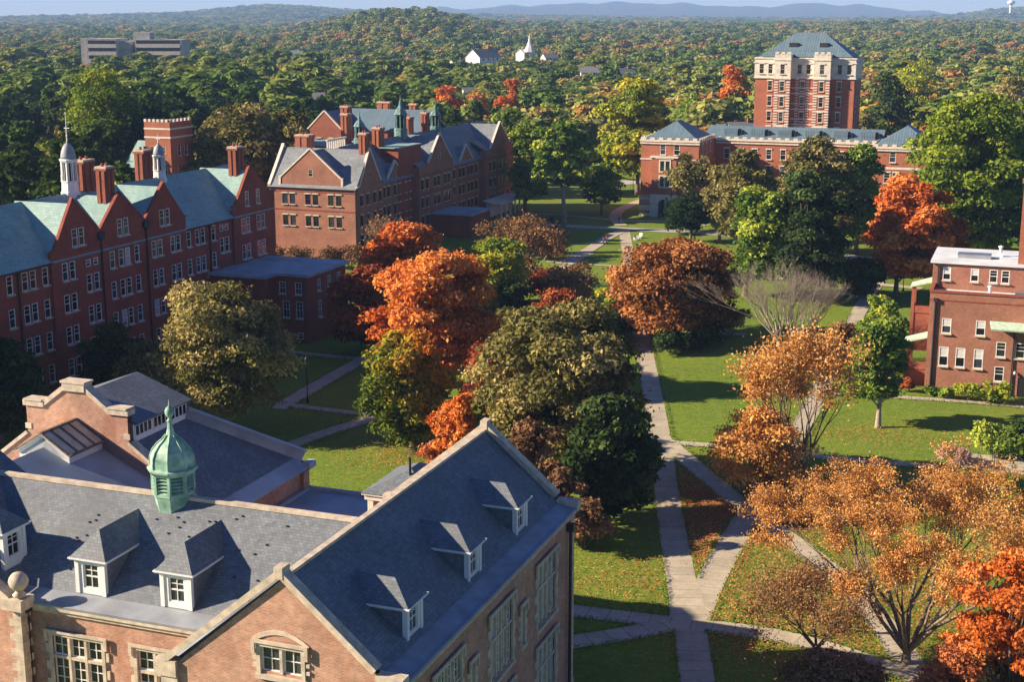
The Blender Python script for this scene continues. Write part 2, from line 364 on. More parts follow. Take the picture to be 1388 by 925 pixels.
# ---------------------------------------------------------------- window kinds
sash_window('dorm',.95,1.35,cols=1,sill=False,fw=.07)
sash_window('tall',1.05,2.15,cols=0,sill=True)
sash_window('tallb',1.05,2.15,cols=0,sill=True,blind=True)
sash_window('small',.95,.9,cols=0,sill=False)
sash_window('dark',1.15,2.0,trim='iron',cols=0,sill=True,lintel='stone',fw=.07)
sash_window('attic',.95,1.4,trim='stone',cols=0,sill=False)
sash_window('stonew',1.3,2.3,trim='white_paint',cols=0,sill=True,lintel='stone_pale')
sash_window('towerw',1.15,2.3,trim='stone_pale',cols=0,sill=True,lintel='stone_pale',fw=.1)
sash_window('house',1.0,1.5,trim='white_paint',cols=0,sill=False)
sash_window('clere',.62,.8,cols=1,sill=False,fw=.05)
mull_window('mull3',3.1,3.5,3,(.66,))
mull_window('mull4',3.2,3.6,4,(.62,))
mull_window('mull2',2.1,1.25,2,())
mull_window('slot',.45,2.1,1,())
def holes(lst,w,h): return [(a-w/2,z,a+w/2,z+h) for a,z in lst]
def coping(mb,side,c0,c1,pts,h=.32,m=0):
    # stone coping following pts (a,z) on a gable wall between depth c0 and c1
    for (a0,z0),(a1,z1) in zip(pts[:-1],pts[1:]):
        c=(c0+c1)/2; w=abs(c1-c0)
        if side in 'FB': p,q=(a0,c,z0),(a1,c,z1)
        else: p,q=(c,a0,z0),(c,a1,z1)
        mb.beam(p,q,w,h,m)
def downpipe(name,rt,pts,r=.09,mat='iron'):
    m=MB()
    for p,q in zip(pts[:-1],pts[1:]): m.tube(p,q,r,r,6)
    x,y,z=pts[0]; m.box(x-.22,x+.22,y-.22,y+.22,z-.35,z+.1)
    return m.build(name,mat,rt)
# ================================================================ the near hall
H=root('brick_hall',-17,-12,'near pink brick hall with steep slate gables, white dormers and a copper cupola','building')
BR=['brick_pink','stone']
vF,vW=-25.4,-21.1
w=MB(); vL=-22.0
R_top=[( -11.4,15.35),(-5.62,20.3),(0,15.75)]
rows=[(-5.2,11.0,3.2),(-12.5,11.0,3.2),(-19.8,11.0,3.2),(-5.2,6.0,3.2),(-12.5,6.0,3.2),(-19.8,6.0,3.2)]
hR=[(a-1.6,z,a+1.6,z+3.6) for a,z,_ in rows]; slots=[(-9.2,11.2),(-16.6,11.2),(-23.6,11.2)]; hS=[(a-.225,z,a+.225,z+2.1) for a,z in slots]
w.wall('R',0,[(vF,0),(0,0),(0,15.75),(vF,15.75)],hR+hS,.2)
gw=[(-5.75-1.05,15.75,-5.75+1.05,17.0)]; low=[(-9.3,10.2),(-4.2,10.2),(-9.3,5),(-4.2,5)]
w.wall('F',vF,[(-11.4,0),(0,0),(0,15.75),(-5.62,20.3),(-11.4,15.35)],gw+[(a-1.55,z,a+1.55,z+3.5) for a,z in low],.2)
w.wall('B',0,[(-11.4,0),(0,0),(0,15.75),(-5.62,20.3),(-11.4,15.35)])
w.wall('L',-11.4,[(vF,0),(vW,0),(vW,15.3),(vF,15.3)])
w.wall('L',-11.4,[(-9,0),(0,0),(0,15.3),(-9,15.3)])
fw=[(-20.35,9.8),(-15.1,9.8),(-20.35,5),(-15.1,5)]
w.wall('F',vW,[(-23.4,0),(-11.4,0),(-11.4,14.55),(-23.4,14.55)],[(a-1.55,z,a+1.55,z+3.5) for a,z in fw],.2)
# mirrored block on the left
w.wall('F',vL,[(-39,0),(-23.4,0),(-23.4,14.8),(-31.6,20.3),(-39,15.2)],[(-32.65,15.75,-30.55,17.0)],.2)
w.wall('R',-23.4,[(vL,0),(vW,0),(vW,15.3),(vL,15.3)])
w.wall('L',-39,[(vL,0),(-13.2,0),(-13.2,15.2),(vL,15.2)])
w.wall('B',-13.2,[(-39,0),(-23.4,0),(-23.4,14.8),(-31.6,20.3),(-39,15.2)])
w.wall('B',-9,[(-31,0),(-11.4,0),(-11.4,15),(-31,15)])
w.build('wall',BR,H)
for a,z,_ in rows: put('mull4',H,'R',0,a,z,depth=.2)
for a,z in slots: put('slot',H,'R',0,a,z,depth=.2)
for a,z in low+fw: put('mull3',H,'F',vF if (a,z) in low else vW,a,z,depth=.2)
put('mull2',H,'F',vF,-5.75,15.75,depth=.2); put('mull2',H,'F',vL,-31.6,15.75,depth=.2)
# relieving arch over the gable window
m=MB()
for k in range(9):
    t0=R(50+80*k/9); t1=R(50+80*(k+1)/9)
    c=(-5.75,15.55)
    p=[(c[0]+r*math.cos(t),c[1]+r*math.sin(t)) for r,t in ((2.1,t0),(2.1,t1),(2.3,t1),(2.3,t0))]
    m.poly([(x,vF-.06,z) for x,z in p][::-1]); m.poly([(p[3][0],vF-.06,p[3][1]),(p[2][0],vF-.06,p[2][1]),(p[2][0],vF+.02,p[2][1]),(p[3][0],vF+.02,p[3][1])])
m.build('window_arch','stone',H)
# roofs
m=MB()
m.slab([(-5.62,-25.0,20.4),(-5.62,-.4,20.4),(-.9,-.4,16.38),(-.9,-25.0,16.38)],.18)
m.slab([(-5.62,-25.0,20.4),(-5.62,-.4,20.4),(-11.75,-.4,15.3),(-11.75,-25.0,15.3)],.18)
m.slab([(-31.6,-21.7,20.4),(-31.6,-13.2,20.4),(-23.95,-13.2,15.3),(-23.95,-21.7,15.3)],.18)
m.slab([(-31.6,-21.7,20.4),(-31.6,-13.2,20.4),(-39.2,-13.2,15.3),(-39.2,-21.7,15.3)],.18)
m.slab([(-31,-14.8,19.32),(-7.0,-14.8,19.32),(-7.0,-20.2,15.42),(-31,-20.2,15.42)],.18)
m.slab([(-31,-14.8,19.32),(-7.0,-14.8,19.32),(-7.0,-9,15.1),(-31,-9,15.1)],.18)
m.build('roof','slate',H)
m=MB()
m.beam((-5.62,-25,20.5),(-5.62,-.4,20.5),.34,.16); m.beam((-31.6,-21.8,20.5),(-31.6,-13.2,20.5),.34,.16)
m.beam((-30,-14.8,19.45),(-6.9,-14.8,19.45),.36,.2)
m.build('ridge_cap','stone',H)
m=MB()
m.slab([(-.96,-25.0,16.36),(-.96,-.4,16.36),(.32,-.4,16.08),(.32,-25,16.08)],.16); m.box(.2,.36,-25,-.4,16.0,16.16)
m.slab([(-24,-20.15,15.42),(-11.2,-20.15,15.42),(-11.2,-21.45,15.12),(-24,-21.45,15.12)],.14)
m.slab([(-11.7,-25,15.33),(-11.7,-21.2,15.33),(-12.25,-21.2,15.14),(-12.25,-25,15.14)],.12)

m.build('gutter','lead',H)
m=MB()
m.box(.0,.2,-25,-.1,15.68,15.9); m.box(-23.2,-11.42,vW-.16,vW,14.56,14.78); m.box(-23.2,-11.42,vW-.3,vW,14.79,15.0)
m.box(-11.42,-11.7,-25,-21.4,14.7,15.1)
m.box(.002,.12,vF-.1,0,4.6,4.85); m.box(-11.4,0,vF-.1,vF-.002,4.6,4.85)
m.build('cornice','stone',H)
for c0,c1,sd in ((-25.62,-24.98,'F'),(-.55,.12,'B')):
    m=MB(); coping(m,sd,c0,c1,[(-5.55,20.86),(-.9,16.82)]); coping(m,sd,c0,c1,[(-12.0,15.66),(-5.69,20.86)])
    m.box(-.95,.4,c0,c1,15.92,16.55); m.box(-12.5,-11.3,c0,c1,14.7,15.5); m.box(-12.2,-11.3,c0+.1,c1-.05,14.2,14.7); m.box(-5.84,-5.4,c0-.03,c1+.03,20.45,21.0)
    m.build('coping','stone',H)
m=MB(); coping(m,'F',-22.22,-21.58,[(-39.4,15.6),(-31.65,20.86)]); coping(m,'F',-22.22,-21.58,[(-31.55,20.86),(-23.6,15.55)]); m.build('coping','stone',H)
# quoins
m=MB()
def quoin(m,u,v,z0,z1,su,sv,big=.62,small=.38,h=.42,pr=.035):
    k=0; z=z0
    while z<z1-.1:
        a,b=(big,small) if k%2 else (small,big)
        u0,u1=(u-su*a,u+su*pr); v0,v1=(v+sv*pr,v-sv*b)
        m.box(u0,u1,v0,v1,z,min(z+h-.015,z1)); z+=h; k+=1
for q in ((0,0,0,15.6,1,1),(0,vF,0,15.6,1,-1),(-11.4,vF,0,14.2,-1,-1),(-23.1,vL,0,15.0,1,-1,.75,.45)):
    m=MB(); quoin(m,*q); m.build('quoin','stone',H)

m=MB(); m.box(-24.0,-22.7,-22.4,-21.3,14.9,15.5); m.lathe((-23.1,-21.95),[(.3,15.6),(.36,15.7),(.2,15.85),(.22,15.95)],12,smooth=True)
m.lathe((-23.1,-21.95),[(.05,15.9),(.3,16.0),(.46,16.2),(.52,16.42),(.46,16.64),(.3,16.84),(.05,16.94)],18,smooth=True)
m.build('ball_finial','stone',H)
def dormer(rt,side,c,a,zb,ze,zr,w,back,hip,roofm='slate',key='dorm',ov=.22):
    M=(lambda x,d,z:(x,c+d,z)) if side=='F' else ((lambda x,d,z:(c-d,x,z)) if side=='R' else (lambda x,d,z:(c+d,x,z)))
    b=MB()
    def bx(mb,x0,x1,d0,d1,z0,z1,m=0):
        p=M(x0,d0,z0); q=M(x1,d1,z1); mb.box(p[0],q[0],p[1],q[1],z0,z1,m)
    hw=w/2
    wx=.48
    bx(b,a-hw,a-wx,0,.2,zb-.5,ze); bx(b,a+wx,a+hw,0,.2,zb-.5,ze); bx(b,a-wx,a+wx,0,.2,zb-.5,zb+.2); bx(b,a-wx,a+wx,0,.2,ze-.22,ze)
    bx(b,a-hw+.03,a+hw-.03,.21,.3,zb-.5,ze-.01,2)
    bx(b,a-hw,a-hw+.1,.2,back,zb-.6,ze,1); bx(b,a+hw-.1,a+hw,.2,back,zb-.6,ze,1)
    bx(b,a-hw-.03,a-hw+.2,-.07,.0,zb-.1,ze); bx(b,a+hw-.2,a+hw+.03,-.07,.0,zb-.1,ze)
    d=b.build('dormer',['white_paint',roofm,'dark_void'],rt)
    e=MB(); E=ov
    bx(e,a-hw-E,a+hw+E,-E,back,ze,ze+.07); bx(e,a-hw-E-.06,a+hw+E+.06,-E-.06,back,ze+.071,ze+.14)
    e.build('cornice','white_paint',d)
    r=MB(); z0=ze+.145
    A=M(a-hw-E,-E,z0);B=M(a+hw+E,-E,z0);Cc=M(a+hw+E,back+1.2,z0);Dd=M(a-hw-E,back+1.2,z0);P=M(a,hip,zr);Q=M(a,back+1.6,zr)
    for pts in ([A,B,P],[B,Cc,Q,P],[A,P,Q,Dd]): r.slab(pts,.05)
    r.build('dormer_roof',roofm,d)
    put(key,rt,side,c,a,zb+.2,parent=d,depth=.2)
    return d
for a in (-19.95,-14.75): dormer(H,'F',-20.15,a,15.55,17.3,18.7,1.8,3.2,.95)
for a in (-20.95,-13.35,-6.2): dormer(H,'R',-1.15,a,16.5,18.1,19.25,1.75,2.9,.95)
dormer(H,'R',-25.2,-19.6,16.5,18.15,19.4,1.75,2.9,.95)
# copper cupola
cc=(-18.2,-14.85)
sc=lambda L:[(r*.75,z) for r,z in L]
m=MB(); m.lathe(cc,sc([(1.0,16.6),(1.08,17.6),(1.28,18.8),(1.46,19.5),(1.54,19.56),(1.54,19.72)]),8,ph=R(22.5)); cu=m.build('cupola','copper',H)
m=MB(); prof=[]
for k in range(5): z=19.72+k*.2; prof+=[(1.48,z),(1.5,z+.03),(1.12,z+.16),(1.12,z+.199)]
m.lathe(cc,sc(prof),8,ph=R(22.5)); 
for k in range(8):
    t=R(22.5+45*k); x,y=cc[0]+1.46*.75*math.cos(t),cc[1]+1.46*.75*math.sin(t); m.box(x-.08,x+.08,y-.08,y+.08,19.72,20.72)
m.build('louver','copper',cu)
m=MB(); m.lathe(cc,sc([(1.55,20.7),(1.62,20.78),(1.84,20.95),(1.86,21.05),(1.6,21.12),(1.6,21.35),(1.55,21.68),(1.36,22.02),(1.0,22.36),(.6,22.6),(.34,22.85),(.22,23.2),(.16,23.6)]),8,ph=R(22.5))
for k in range(8):
    t=R(22.5+45*k); pr=sc([(1.62,21.14),(1.62,21.37),(1.57,21.7),(1.38,22.05),(1.02,22.39),(.62,22.63),(.36,22.88)])
    for (r0,z0),(r1,z1) in zip(pr[:-1],pr[1:]): m.tube((cc[0]+r0*math.cos(t),cc[1]+r0*math.sin(t),z0),(cc[0]+r1*math.cos(t),cc[1]+r1*math.sin(t),z1),.045,.045,5)
m.build('dome','copper',cu)
m=MB(); m.lathe(cc,sc([(.16,23.55),(.26,23.62),(.14,23.72),(.12,23.82),(.22,23.88),(.32,24.05),(.33,24.2),(.24,24.36),(.08,24.44),(.05,24.55),(.015,24.8)]),12,smooth=True); m.build('finial','copper',cu)
downpipe('downpipe',H,[(.22,-1.25,15.3),(.22,-1.25,0)],.1); downpipe('downpipe',H,[(-23.15,-21.45,14.9),(-23.15,-21.45,0)],.1)
# vents in the slates
m=MB()
for k in range(46):
    u=random.uniform(-23,-8.5); t=random.uniform(.12,.9); v=-20.2+5.4*t; z=15.42+3.9*t
    if any(abs(u-a)<1.7 and v<-17 for a in (-19.95,-14.75)): continue
    m.box(u-.05,u+.05,v-.05,v+.05,z,z+.07)
m.build('snow_guard','iron',H)
# rear stair tower
m=MB(); m.box(-14.9,-10.6,2.6,7.6,0,13.9); t=m.build('stair_tower','brick_pink',H)
m=MB(); m.box(-15.2,-10.3,2.3,7.9,13.9,14.25); m.box(-15.35,-10.15,2.15,8.05,14.255,14.4)
for x,y in ((-14.8,2.55),(-14.8,5),(-14.8,7.6),(-12.7,2.55),(-10.7,2.55)): m.box(x-.2,x+.2,y-.2,y+.2,12.4,13.89)
m.build('cornice','stone_pale',t)
m=MB(); A,B,Cc,Dd=(-15.35,2.1,14.4),(-10.15,2.1,14.4),(-10.15,8.1,14.4),(-15.35,8.1,14.4)
for p in ([A,B,(-12.75,4.4,15.7)],[B,Cc,(-12.75,5.8,15.7),(-12.75,4.4,15.7)],[Cc,Dd,(-12.75,5.8,15.7)],[Dd,A,(-12.75,4.4,15.7),(-12.75,5.8,15.7)]): m.slab(p,.06)
m.build('tower_roof','slate',t)
m=MB(); m.tube((-12.6,3.9,15.3),(-12.6,3.9,16.6),.09,.09,8); m.build('vent_pipe','iron',t)
# flat link roof
m=MB(); m.box(-25.4,-11.5,-8.9,12.9,0,9.9); m.build('link_wall','brick_pink',H)
m=MB(); m.slab([(-25.4,-8.9,10.05),(-11.6,-8.9,10.05),(-11.6,13,10.05),(-25.4,13,10.05)],.12); 
for a in ((-25.3,-24.95,0,13.0),(-25.3,-11.6,12.7,13.06),(-11.95,-11.6,8,13)): m.box(a[0],a[1],a[2],a[3],10.055,10.3)
m.build('flat_roof','membrane',H)
# ---- auditorium at the rear (part of the same hall)
ac=-35.85
m=MB()
def mir(p): return [(2*ac-x,z) for x,z in p[::-1]]
half=[(-35.1,20.05),(-33.1,18.6),(-31.7,18.6),(-31.7,16.55),(-25.4,11.9),(-25.4,0)]
m.wall('F',0,[(x,z) for x,z in mir(half)]+half)
m.wall('B',.55,[(x,z) for x,z in mir(half)]+half)
m.wall('R',-25.4,[(0,0),(12.6,0),(12.6,11.7),(0,11.7)]); m.wall('L',2*ac+25.4,[(0,0),(12.6,0),(12.6,11.7),(0,11.7)]); m.wall('B',12.6,[(2*ac+25.4,0),(-25.4,0),(-25.4,11.7),(2*ac+25.4,11.7)])
m.box(-26.0,-25.1,12.1,13.0,0,11.6)
au=m.build('auditorium_wall','brick_pink',H)
m=MB()
for s in (0,1):
    X=(lambda u:u) if not s else (lambda u:2*ac-u)
    P=lambda a,b:(a,b) if not s else (b,a)
    coping(m,'F',-.12,.68,list(P((X(-35.0),20.35),(X(-33.1),18.95))))
    coping(m,'F',-.12,.68,list(P((X(-31.6),16.75),(X(-25.2),12.05))),h=.24)
    a,b=sorted((X(-33.25),X(-31.55))); m.box(a,b,-.16,.72,18.6,18.98); m.box(a+.1,b-.1,-.22,.78,18.99,19.1)
m.box(-36.75,-34.95,-.18,.74,19.95,20.5); m.box(-36.85,-34.85,-.24,.8,20.51,20.66)
# pilaster-like stone blocks
for s in (-1,1): m.box(ac+s*4.05-.25,ac+s*4.05+.25,-.06,0,16.9,17.3)
m.build('coping','stone',au)
m=MB()
m.slab([(-31.7,.55,16.55),(-31.7,7.0,16.55),(-25.0,13.2,12.0),(-25.0,.55,12.0)],.15)
X=lambda u:2*ac-u
m.slab([(X(-31.7),.55,16.55),(X(-31.7),7.0,16.55),(X(-25.0),13.2,12.0),(X(-25.0),.55,12.0)],.15)
m.slab([(-31.7,7.0,16.55),(-25,13.2,12.0),(X(-25),13.2,12.0),(X(-31.7),7.0,16.55)],.15)
m.build('auditorium_roof','slate',au)
m=MB()
m.slab([(-25.9,.55,12.62),(-25.9,12.3,12.62),(-24.75,12.3,11.98),(-24.75,.55,11.98)],.14); m.slab([(X(-25.9),.55,12.62),(X(-25.9),12.3,12.62),(X(-24.75),12.3,11.98),(X(-24.75),.55,11.98)],.14)
m.box(-25.3,-24.7,12.3,13.4,11.8,12.3)
m.beam((-31.6,7.2,17.3),(-25.3,12.9,13.1),.3,.9); m.beam((-31.5,7.1,17.35),(-25.2,12.8,13.15),.7,.1)
m.build('gutter','membrane',au)
m=MB()  # monitor
m.box(-40,-31.72,.6,7.1,16.4,18.05); mon=m.build('roof_monitor','white_paint',au)
m=MB(); m.slab([(ac,.5,19.6),(ac,7.3,19.6),(-31.35,7.3,17.95),(-31.35,.5,17.95)],.16); m.slab([(ac,.5,19.6),(ac,7.3,19.6),(X(-31.35),7.3,17.95),(X(-31.35),.5,17.95)],.16)
m.build('monitor_roof','slate',au)
for k in range(3):
    m=MB(); c=1.75+k*2.15; m.box(-31.73,-31.69,c-.9,c+.9,16.98,17.62); m.build('clerestory_pane','glass',au)
m=MB()
for k in range(3):
    c=1.75+k*2.15; m.box(-31.72,-31.66,c-1.0,c+1.0,16.83,16.94); m.box(-31.72,-31.66,c-1.0,c+1.0,17.66,17.78)
    for j in range(5): a=c-.96+j*.48; m.box(-31.72,-31.67,a-.05,a+.05,16.945,17.655)
m.build('clerestory_frame','white_paint',au)
# low roof between, with a skylight
m=MB()
m.slab([(ac,-.0,17.0),(ac,-12,17.0),(-25.4,-12,12.1),(-25.4,-.0,12.1)],.15); m.slab([(ac,-.0,17.0),(ac,-12,17.0),(X(-25.4),-12,12.1),(X(-25.4),-.0,12.1)],.15)
m.build('low_roof','membrane',au)
m=MB()
m.wall('F',-3.6,[(ac-2.0,16.35),(ac+2.0,16.35),(ac,17.65)]); m.poly([(ac+2.0,-3.6,15.75),(ac+2.0,-.0,15.75),(ac+2.0,-.0,16.65),(ac+2.0,-3.6,16.65)]); m.poly([(ac-2.0,-3.6,15.75),(ac-2.0,-3.6,16.65),(ac-2.0,-.0,16.65),(ac-2.0,-.0,15.75)]); m.poly([(ac-2,-3.6,15.75),(ac+2,-3.6,15.75),(ac+2,-3.6,16.65),(ac,-3.6,17.90),(ac-2,-3.6,16.65)])
sk2=m.build('skylight','membrane_white',au)
m=MB(); m.slab([(ac,-3.8,17.95),(ac,-.02,17.95),(ac+2.2,-.02,16.60),(ac+2.2,-3.8,16.60)],.08); m.slab([(ac,-3.8,17.95),(ac,-.02,17.95),(ac-2.2,-.02,16.60),(ac-2.2,-3.8,16.60)],.08)
for k in range(5):
    y=-3.75+k*.93
    for s in (-1,1): m.beam((ac,y,18.03),(ac+s*2.25,y,16.65),.12,.1,1)
m.box(ac-.1,ac+.1,-3.8,-.02,17.90,18.07,1); m.beam((ac+2.2,-3.8,16.71),(ac+2.2,-.02,16.71),.14,.14,1); m.beam((ac-2.2,-3.8,16.71),(ac-2.2,-.02,16.71),.14,.14,1)
m.build('skylight_glazing',['skylight_glass','bark'],au)

# ================================================================ long hall on the left with gabled bays
A=root('long_brick_hall',-90,75,'long dark red brick dormitory with pointed gables, pale green roof and two white cupolas','building')
uA=-83.0; m=MB()
reg=[50.5,53.1,54.5,56.7,59.9,61.3,69.2,71.05,72.4,74.4,78.2,79.6,82.5,83.85,86.9,89.0,90.4,93.1,100.6,101.95,104.9,106.25]
zr=[14.2,10.35,6.45,2.55]; st=[64.4,65.85,95.25,96.6]
wins=[(a,z) for a in reg for z in zr]
att=[(62.1,18.0),(63.4,18.0),(71.1,18.0),(72.4,18.0),(80.3,18.0),(81.6,18.0),(101.9,18.0),(105.0,18.0)]
sts=[(a,z) for a in st for z in (12.1,)]+[(a,z) for a in st[:2] for z in (8.2,4.3)]
sm=[(a,15.2) for a in st]
def inr(lst,a,b): return [x for x in lst if a<x[0]<b]
def hw(a,b): return holes(inr(wins,a,b),1.05,2.15)+holes(inr(sts,a,b),1.05,2.15)+holes(inr(att,a,b),1.05,2.15)+holes(inr(sm,a,b),.95,.9)
uB=uA+.35
m.wall('R',uA,[(28,0),(57.5,0),(57.5,17.0),(28,17.0)],hw(28,57.5))
m.wall('R',uB,[(57.5,0),(85.8,0),(85.8,18.5),(85.3,18.6),(81.0,23.5),(76.5,19.3),(71.4,23.3),(67.0,19.2),(62.1,23.6),(58.0,17.9),(57.5,17.7)],hw(57.5,85.8))
m.wall('R',uA,[(85.8,0),(98,0),(98,17.0),(85.8,17.0)],hw(85.8,98))
m.wall('R',uB,[(98,0),(109.5,0),(109.5,19.3),(108.3,19.5),(103.0,23.6),(98.5,18.3),(98,18.2)],hw(98,109.5))
for c in (57.5,98): m.wall('F',c,[(uA-.1,0),(uB,0),(uB,17.8),(uA-.1,17.8)])
m.wall('B',85.8,[(uA-.1,0),(uB,0),(uB,18.2),(uA-.1,18.2)])
m.wall('B',109.5,[(-97,0),(uB,0),(uB,19.3),(-85.5,19.3),(-90,23),(-97,17)]); m.wall('L',-97,[(28,0),(109.5,0),(109.5,17),(28,17)]); m.wall('F',28,[(-97,0),(uA,0),(uA,17),(-90,23),(-97,17)])
m.build('wall','brick_red',A)
for i,(a,z) in enumerate(wins+sts+att):
    c=uB if (57.5<a<85.8 or a>98) else uA
    put('tallb' if random.random()<.25 else 'tall',A,'R',c,a,z)
for a,z in sm: put('small',A,'R',uB if a<85 else uA,a,z)
m=MB()
m.slab([(-82.5,28,16.75),(-82.5,109.2,16.75),(-90,109.2,23.1),(-90,28,23.1)],.2); m.slab([(-97.5,28,16.75),(-97.5,109.2,16.75),(-90,109.2,23.1),(-90,28,23.1)],.2)
def crossroof(mb,apv,za,v0,z0,v1,z1,uf,ub,t=.15):
    mb.slab([(uf,apv,za),(ub,apv,za),(ub,v0,z0),(uf,v0,z0)],t); mb.slab([(uf,apv,za),(ub,apv,za),(ub,v1,z1),(uf,v1,z1)],t)
crossroof(m,62.1,23.15,57.9,17.5,67.1,18.9,uB-.35,-91); crossroof(m,71.4,22.9,66.8,18.7,76.6,18.9,uB-.35,-91); crossroof(m,81.0,23.1,76.3,18.9,86.0,17.4,uB-.35,-91); crossroof(m,103.0,23.15,98.3,17.7,109.3,17.9,uB-.35,-91)
m.build('roof','slate_green',A)
for p in ([(57.3,17.95),(58.1,18.1),(62.1,23.9),(67.0,19.45),(71.4,23.6),(76.5,19.5),(81.0,23.8),(85.4,18.85),(86.0,18.7)],[(97.8,18.4),(98.6,18.5),(103.0,23.9),(108.2,19.7),(109.7,19.55)]):
    m=MB(); coping(m,'R',uB-.36,uB+.06,p,h=.25); m.build('coping','brick_red',A)
for a,b in ((28,57.4),(85.9,97.9)): m=MB(); m.box(-82.55,-82.35,a,b,16.62,16.8); m.build('gutter','iron',A)
m=MB()
for a,z in ((67,19.0),(76.5,19.1)): m.box(uB-.9,uB+.35,a-.6,a+.6,z-.75,z+.1)
m.build('rain_hopper','iron',A)
for a,z,c in ((51.8,16.6,uA),(67.0,18.4,uB),(76.5,18.4,uB),(92.0,16.6,uA)): downpipe('downpipe',A,[(c+.15,a,z),(c+.15,a,0)],.11)
def chimney(rt,u,v,w,d,z0,z1,mat='brick_rust',n=2):
    m=MB(); m.box(u-w/2,u+w/2,v-d/2,v+d/2,z0,z1)
    for k in range(n):
        c=v-d/2+d*(k+.5)/n; m.box(u+w/2+.001,u+w/2+.12,c-d/n*.3,c+d/n*.3,z0,z1-.5); 
    for k in range(n):
        c=u-w/2+w*(k+.5)/n; m.box(c-w/n*.3,c+w/n*.3,v-d/2-.12,v-d/2-.001,z0,z1-.5)
    m.box(u-w/2-.16,u+w/2+.16,v-d/2-.16,v+d/2+.16,z1-.45,z1-.2); m.box(u-w/2-.08,u+w/2+.08,v-d/2-.08,v+d/2+.08,z1-.199,z1+.05,1)
    for k in range(n): 
        c=v-d/2+d*(k+.5)/n; m.lathe((u,c),[(.2,z1+.05),(.17,z1+.45)],8,2)
    return m.build('chimney',[mat,'stone','shutter_red'],rt)
chimney(A,-90.5,75.2,1.5,2.3,20,26.9); chimney(A,-84.6,71.4,1.5,1.7,20.5,26.6); chimney(A,-90.8,88.6,1.5,1.9,20,27.0); chimney(A,-85.0,103.2,1.5,1.9,21,26.4)
def wcupola(rt,u,v,zb,s=1.0,tip=32.5,rs=1.0):
    c=(u,v); vz=s; s=s*rs
    m=MB(); m.lathe(c,[(1.9*s,zb-3),(1.9*s,zb+.3*vz),(1.7*s,zb+.4*vz),(1.6*s,zb+1.6*vz),(1.75*s,zb+1.7*vz),(1.75*s,zb+1.85*vz)],8,ph=R(22.5)); b=m.build('cupola','white_paint',rt)
    m=MB(); m.lathe(c,[(1.15*s,zb+1.85*vz),(1.15*s,zb+4.3*vz)],8,1,ph=R(22.5))
    for k in range(8):
        t=R(22.5+45*k); m.tube((u+1.45*s*math.cos(t),v+1.45*s*math.sin(t),zb+1.85*vz),(u+1.45*s*math.cos(t),v+1.45*s*math.sin(t),zb+4.3*vz),.17*s,.15*s,8)
        t2=R(45*k); 
        for q in (-1,1):
            tt=t2+q*R(13); m.tube((u+1.2*s*math.cos(tt),v+1.2*s*math.sin(tt),zb+1.85*vz),(u+1.2*s*math.cos(tt),v+1.2*s*math.sin(tt),zb+4.2*vz),.12*s,.12*s,5)
        m.tube((u+1.55*s*math.cos(t),v+1.55*s*math.sin(t),zb+1.9*vz),(u+1.55*s*math.cos(t),v+1.55*s*math.sin(t),zb+2.6*vz),.13*s,.13*s,6)
    m.lathe(c,[(1.3*s,zb+4.2*vz),(1.7*s,zb+4.35*vz),(1.85*s,zb+4.6*vz),(1.6*s,zb+4.72*vz)],8,ph=R(22.5)); m.build('belfry',['white_paint','dark_void'],b)
    m=MB(); m.lathe(c,[(1.45*s,zb+4.7*vz),(1.45*s,zb+5.1*vz),(1.3*s,zb+5.7*vz),(1.0*s,zb+6.25*vz),(.55*s,zb+6.65*vz),(.2*s,zb+6.8*vz),(.2*s,zb+7.1*vz)],16,smooth=True); m.build('dome','lead',b)
    m=MB(); z=zb+7*vz; m.tube((u,v,z),(u,v,tip),.13*s,.03,6); m.lathe(c,[(.05,z+.9*s),(.25*s,z+1.1*s),(.05,z+1.3*s)],8,smooth=True)
    m.tube((u-.5*s,v,z+(tip-z)*.45),(u+.7*s,v,z+(tip-z)*.45),.06,.06,5); m.build('weather_vane','white_paint',b)
wcupola(A,-90,71.5,22.9,.95,33.2,.68); wcupola(A,-90,91.2,22.7,.72,29.0,.72)
# ================================================================ flat-roofed annex
B=root('flat_roof_annex',-76,98,'low two storey brick annex with a pale flat roof beside the long dormitory','building')
m=MB()
hF=holes([(-73.2,7.0),(-70.7,7.0)],1.0,1.7)+holes([(-72.7,3.6),(-70.6,3.6)],1.1,2.4)+[(-73.2,.6,-72.3,1.6),(-71.0,.6,-70.1,1.6)]
m.wall('F',94.6,[(-74.2,0),(-69.4,0),(-69.4,9.5),(-74.2,9.5)],hF)
m.wall('F',91.6,[(-82.9,0),(-74.2,0),(-74.2,9.5),(-82.9,9.5)],holes([(-78.1,4.9)],1.0,1.9))
m.wall('R',-74.2,[(91.6,0),(94.6,0),(94.6,9.5),(91.6,9.5)],holes([(93.2,3.4)],.8,2.3))
m.wall('R',-69.4,[(94.6,0),(106.5,0),(106.5,9.5),(94.6,9.5)],holes([(98.2,7.0),(101.3,7.0),(104.3,7.0)],1.0,1.7)+holes([(98.4,3.2)],1.0,2.4))
m.wall('B',106.5,[(-82.9,0),(-69.4,0),(-69.4,9.5),(-82.9,9.5)]); m.build('wall','brick_red',B)
sash_window('ann1',1.0,1.7,cols=1); sash_window('ann2',1.1,2.4,cols=1,blind=True); sash_window('ann3',1.0,1.9,cols=1); sash_window('ann4',.8,2.3,cols=0); sash_window('ann5',1.0,2.4,cols=1)
for a in (-73.2,-70.7): put('ann1',B,'F',94.6,a,7.0)
for a in (-72.7,-70.6): put('ann2',B,'F',94.6,a,3.6)
for a in (-72.75,-70.55): put('small',B,'F',94.6,a,.65)
put('ann3',B,'F',91.6,-78.1,4.9); put('ann4',B,'R',-74.2,93.2,3.4); put('ann5',B,'R',-69.4,98.4,3.2)
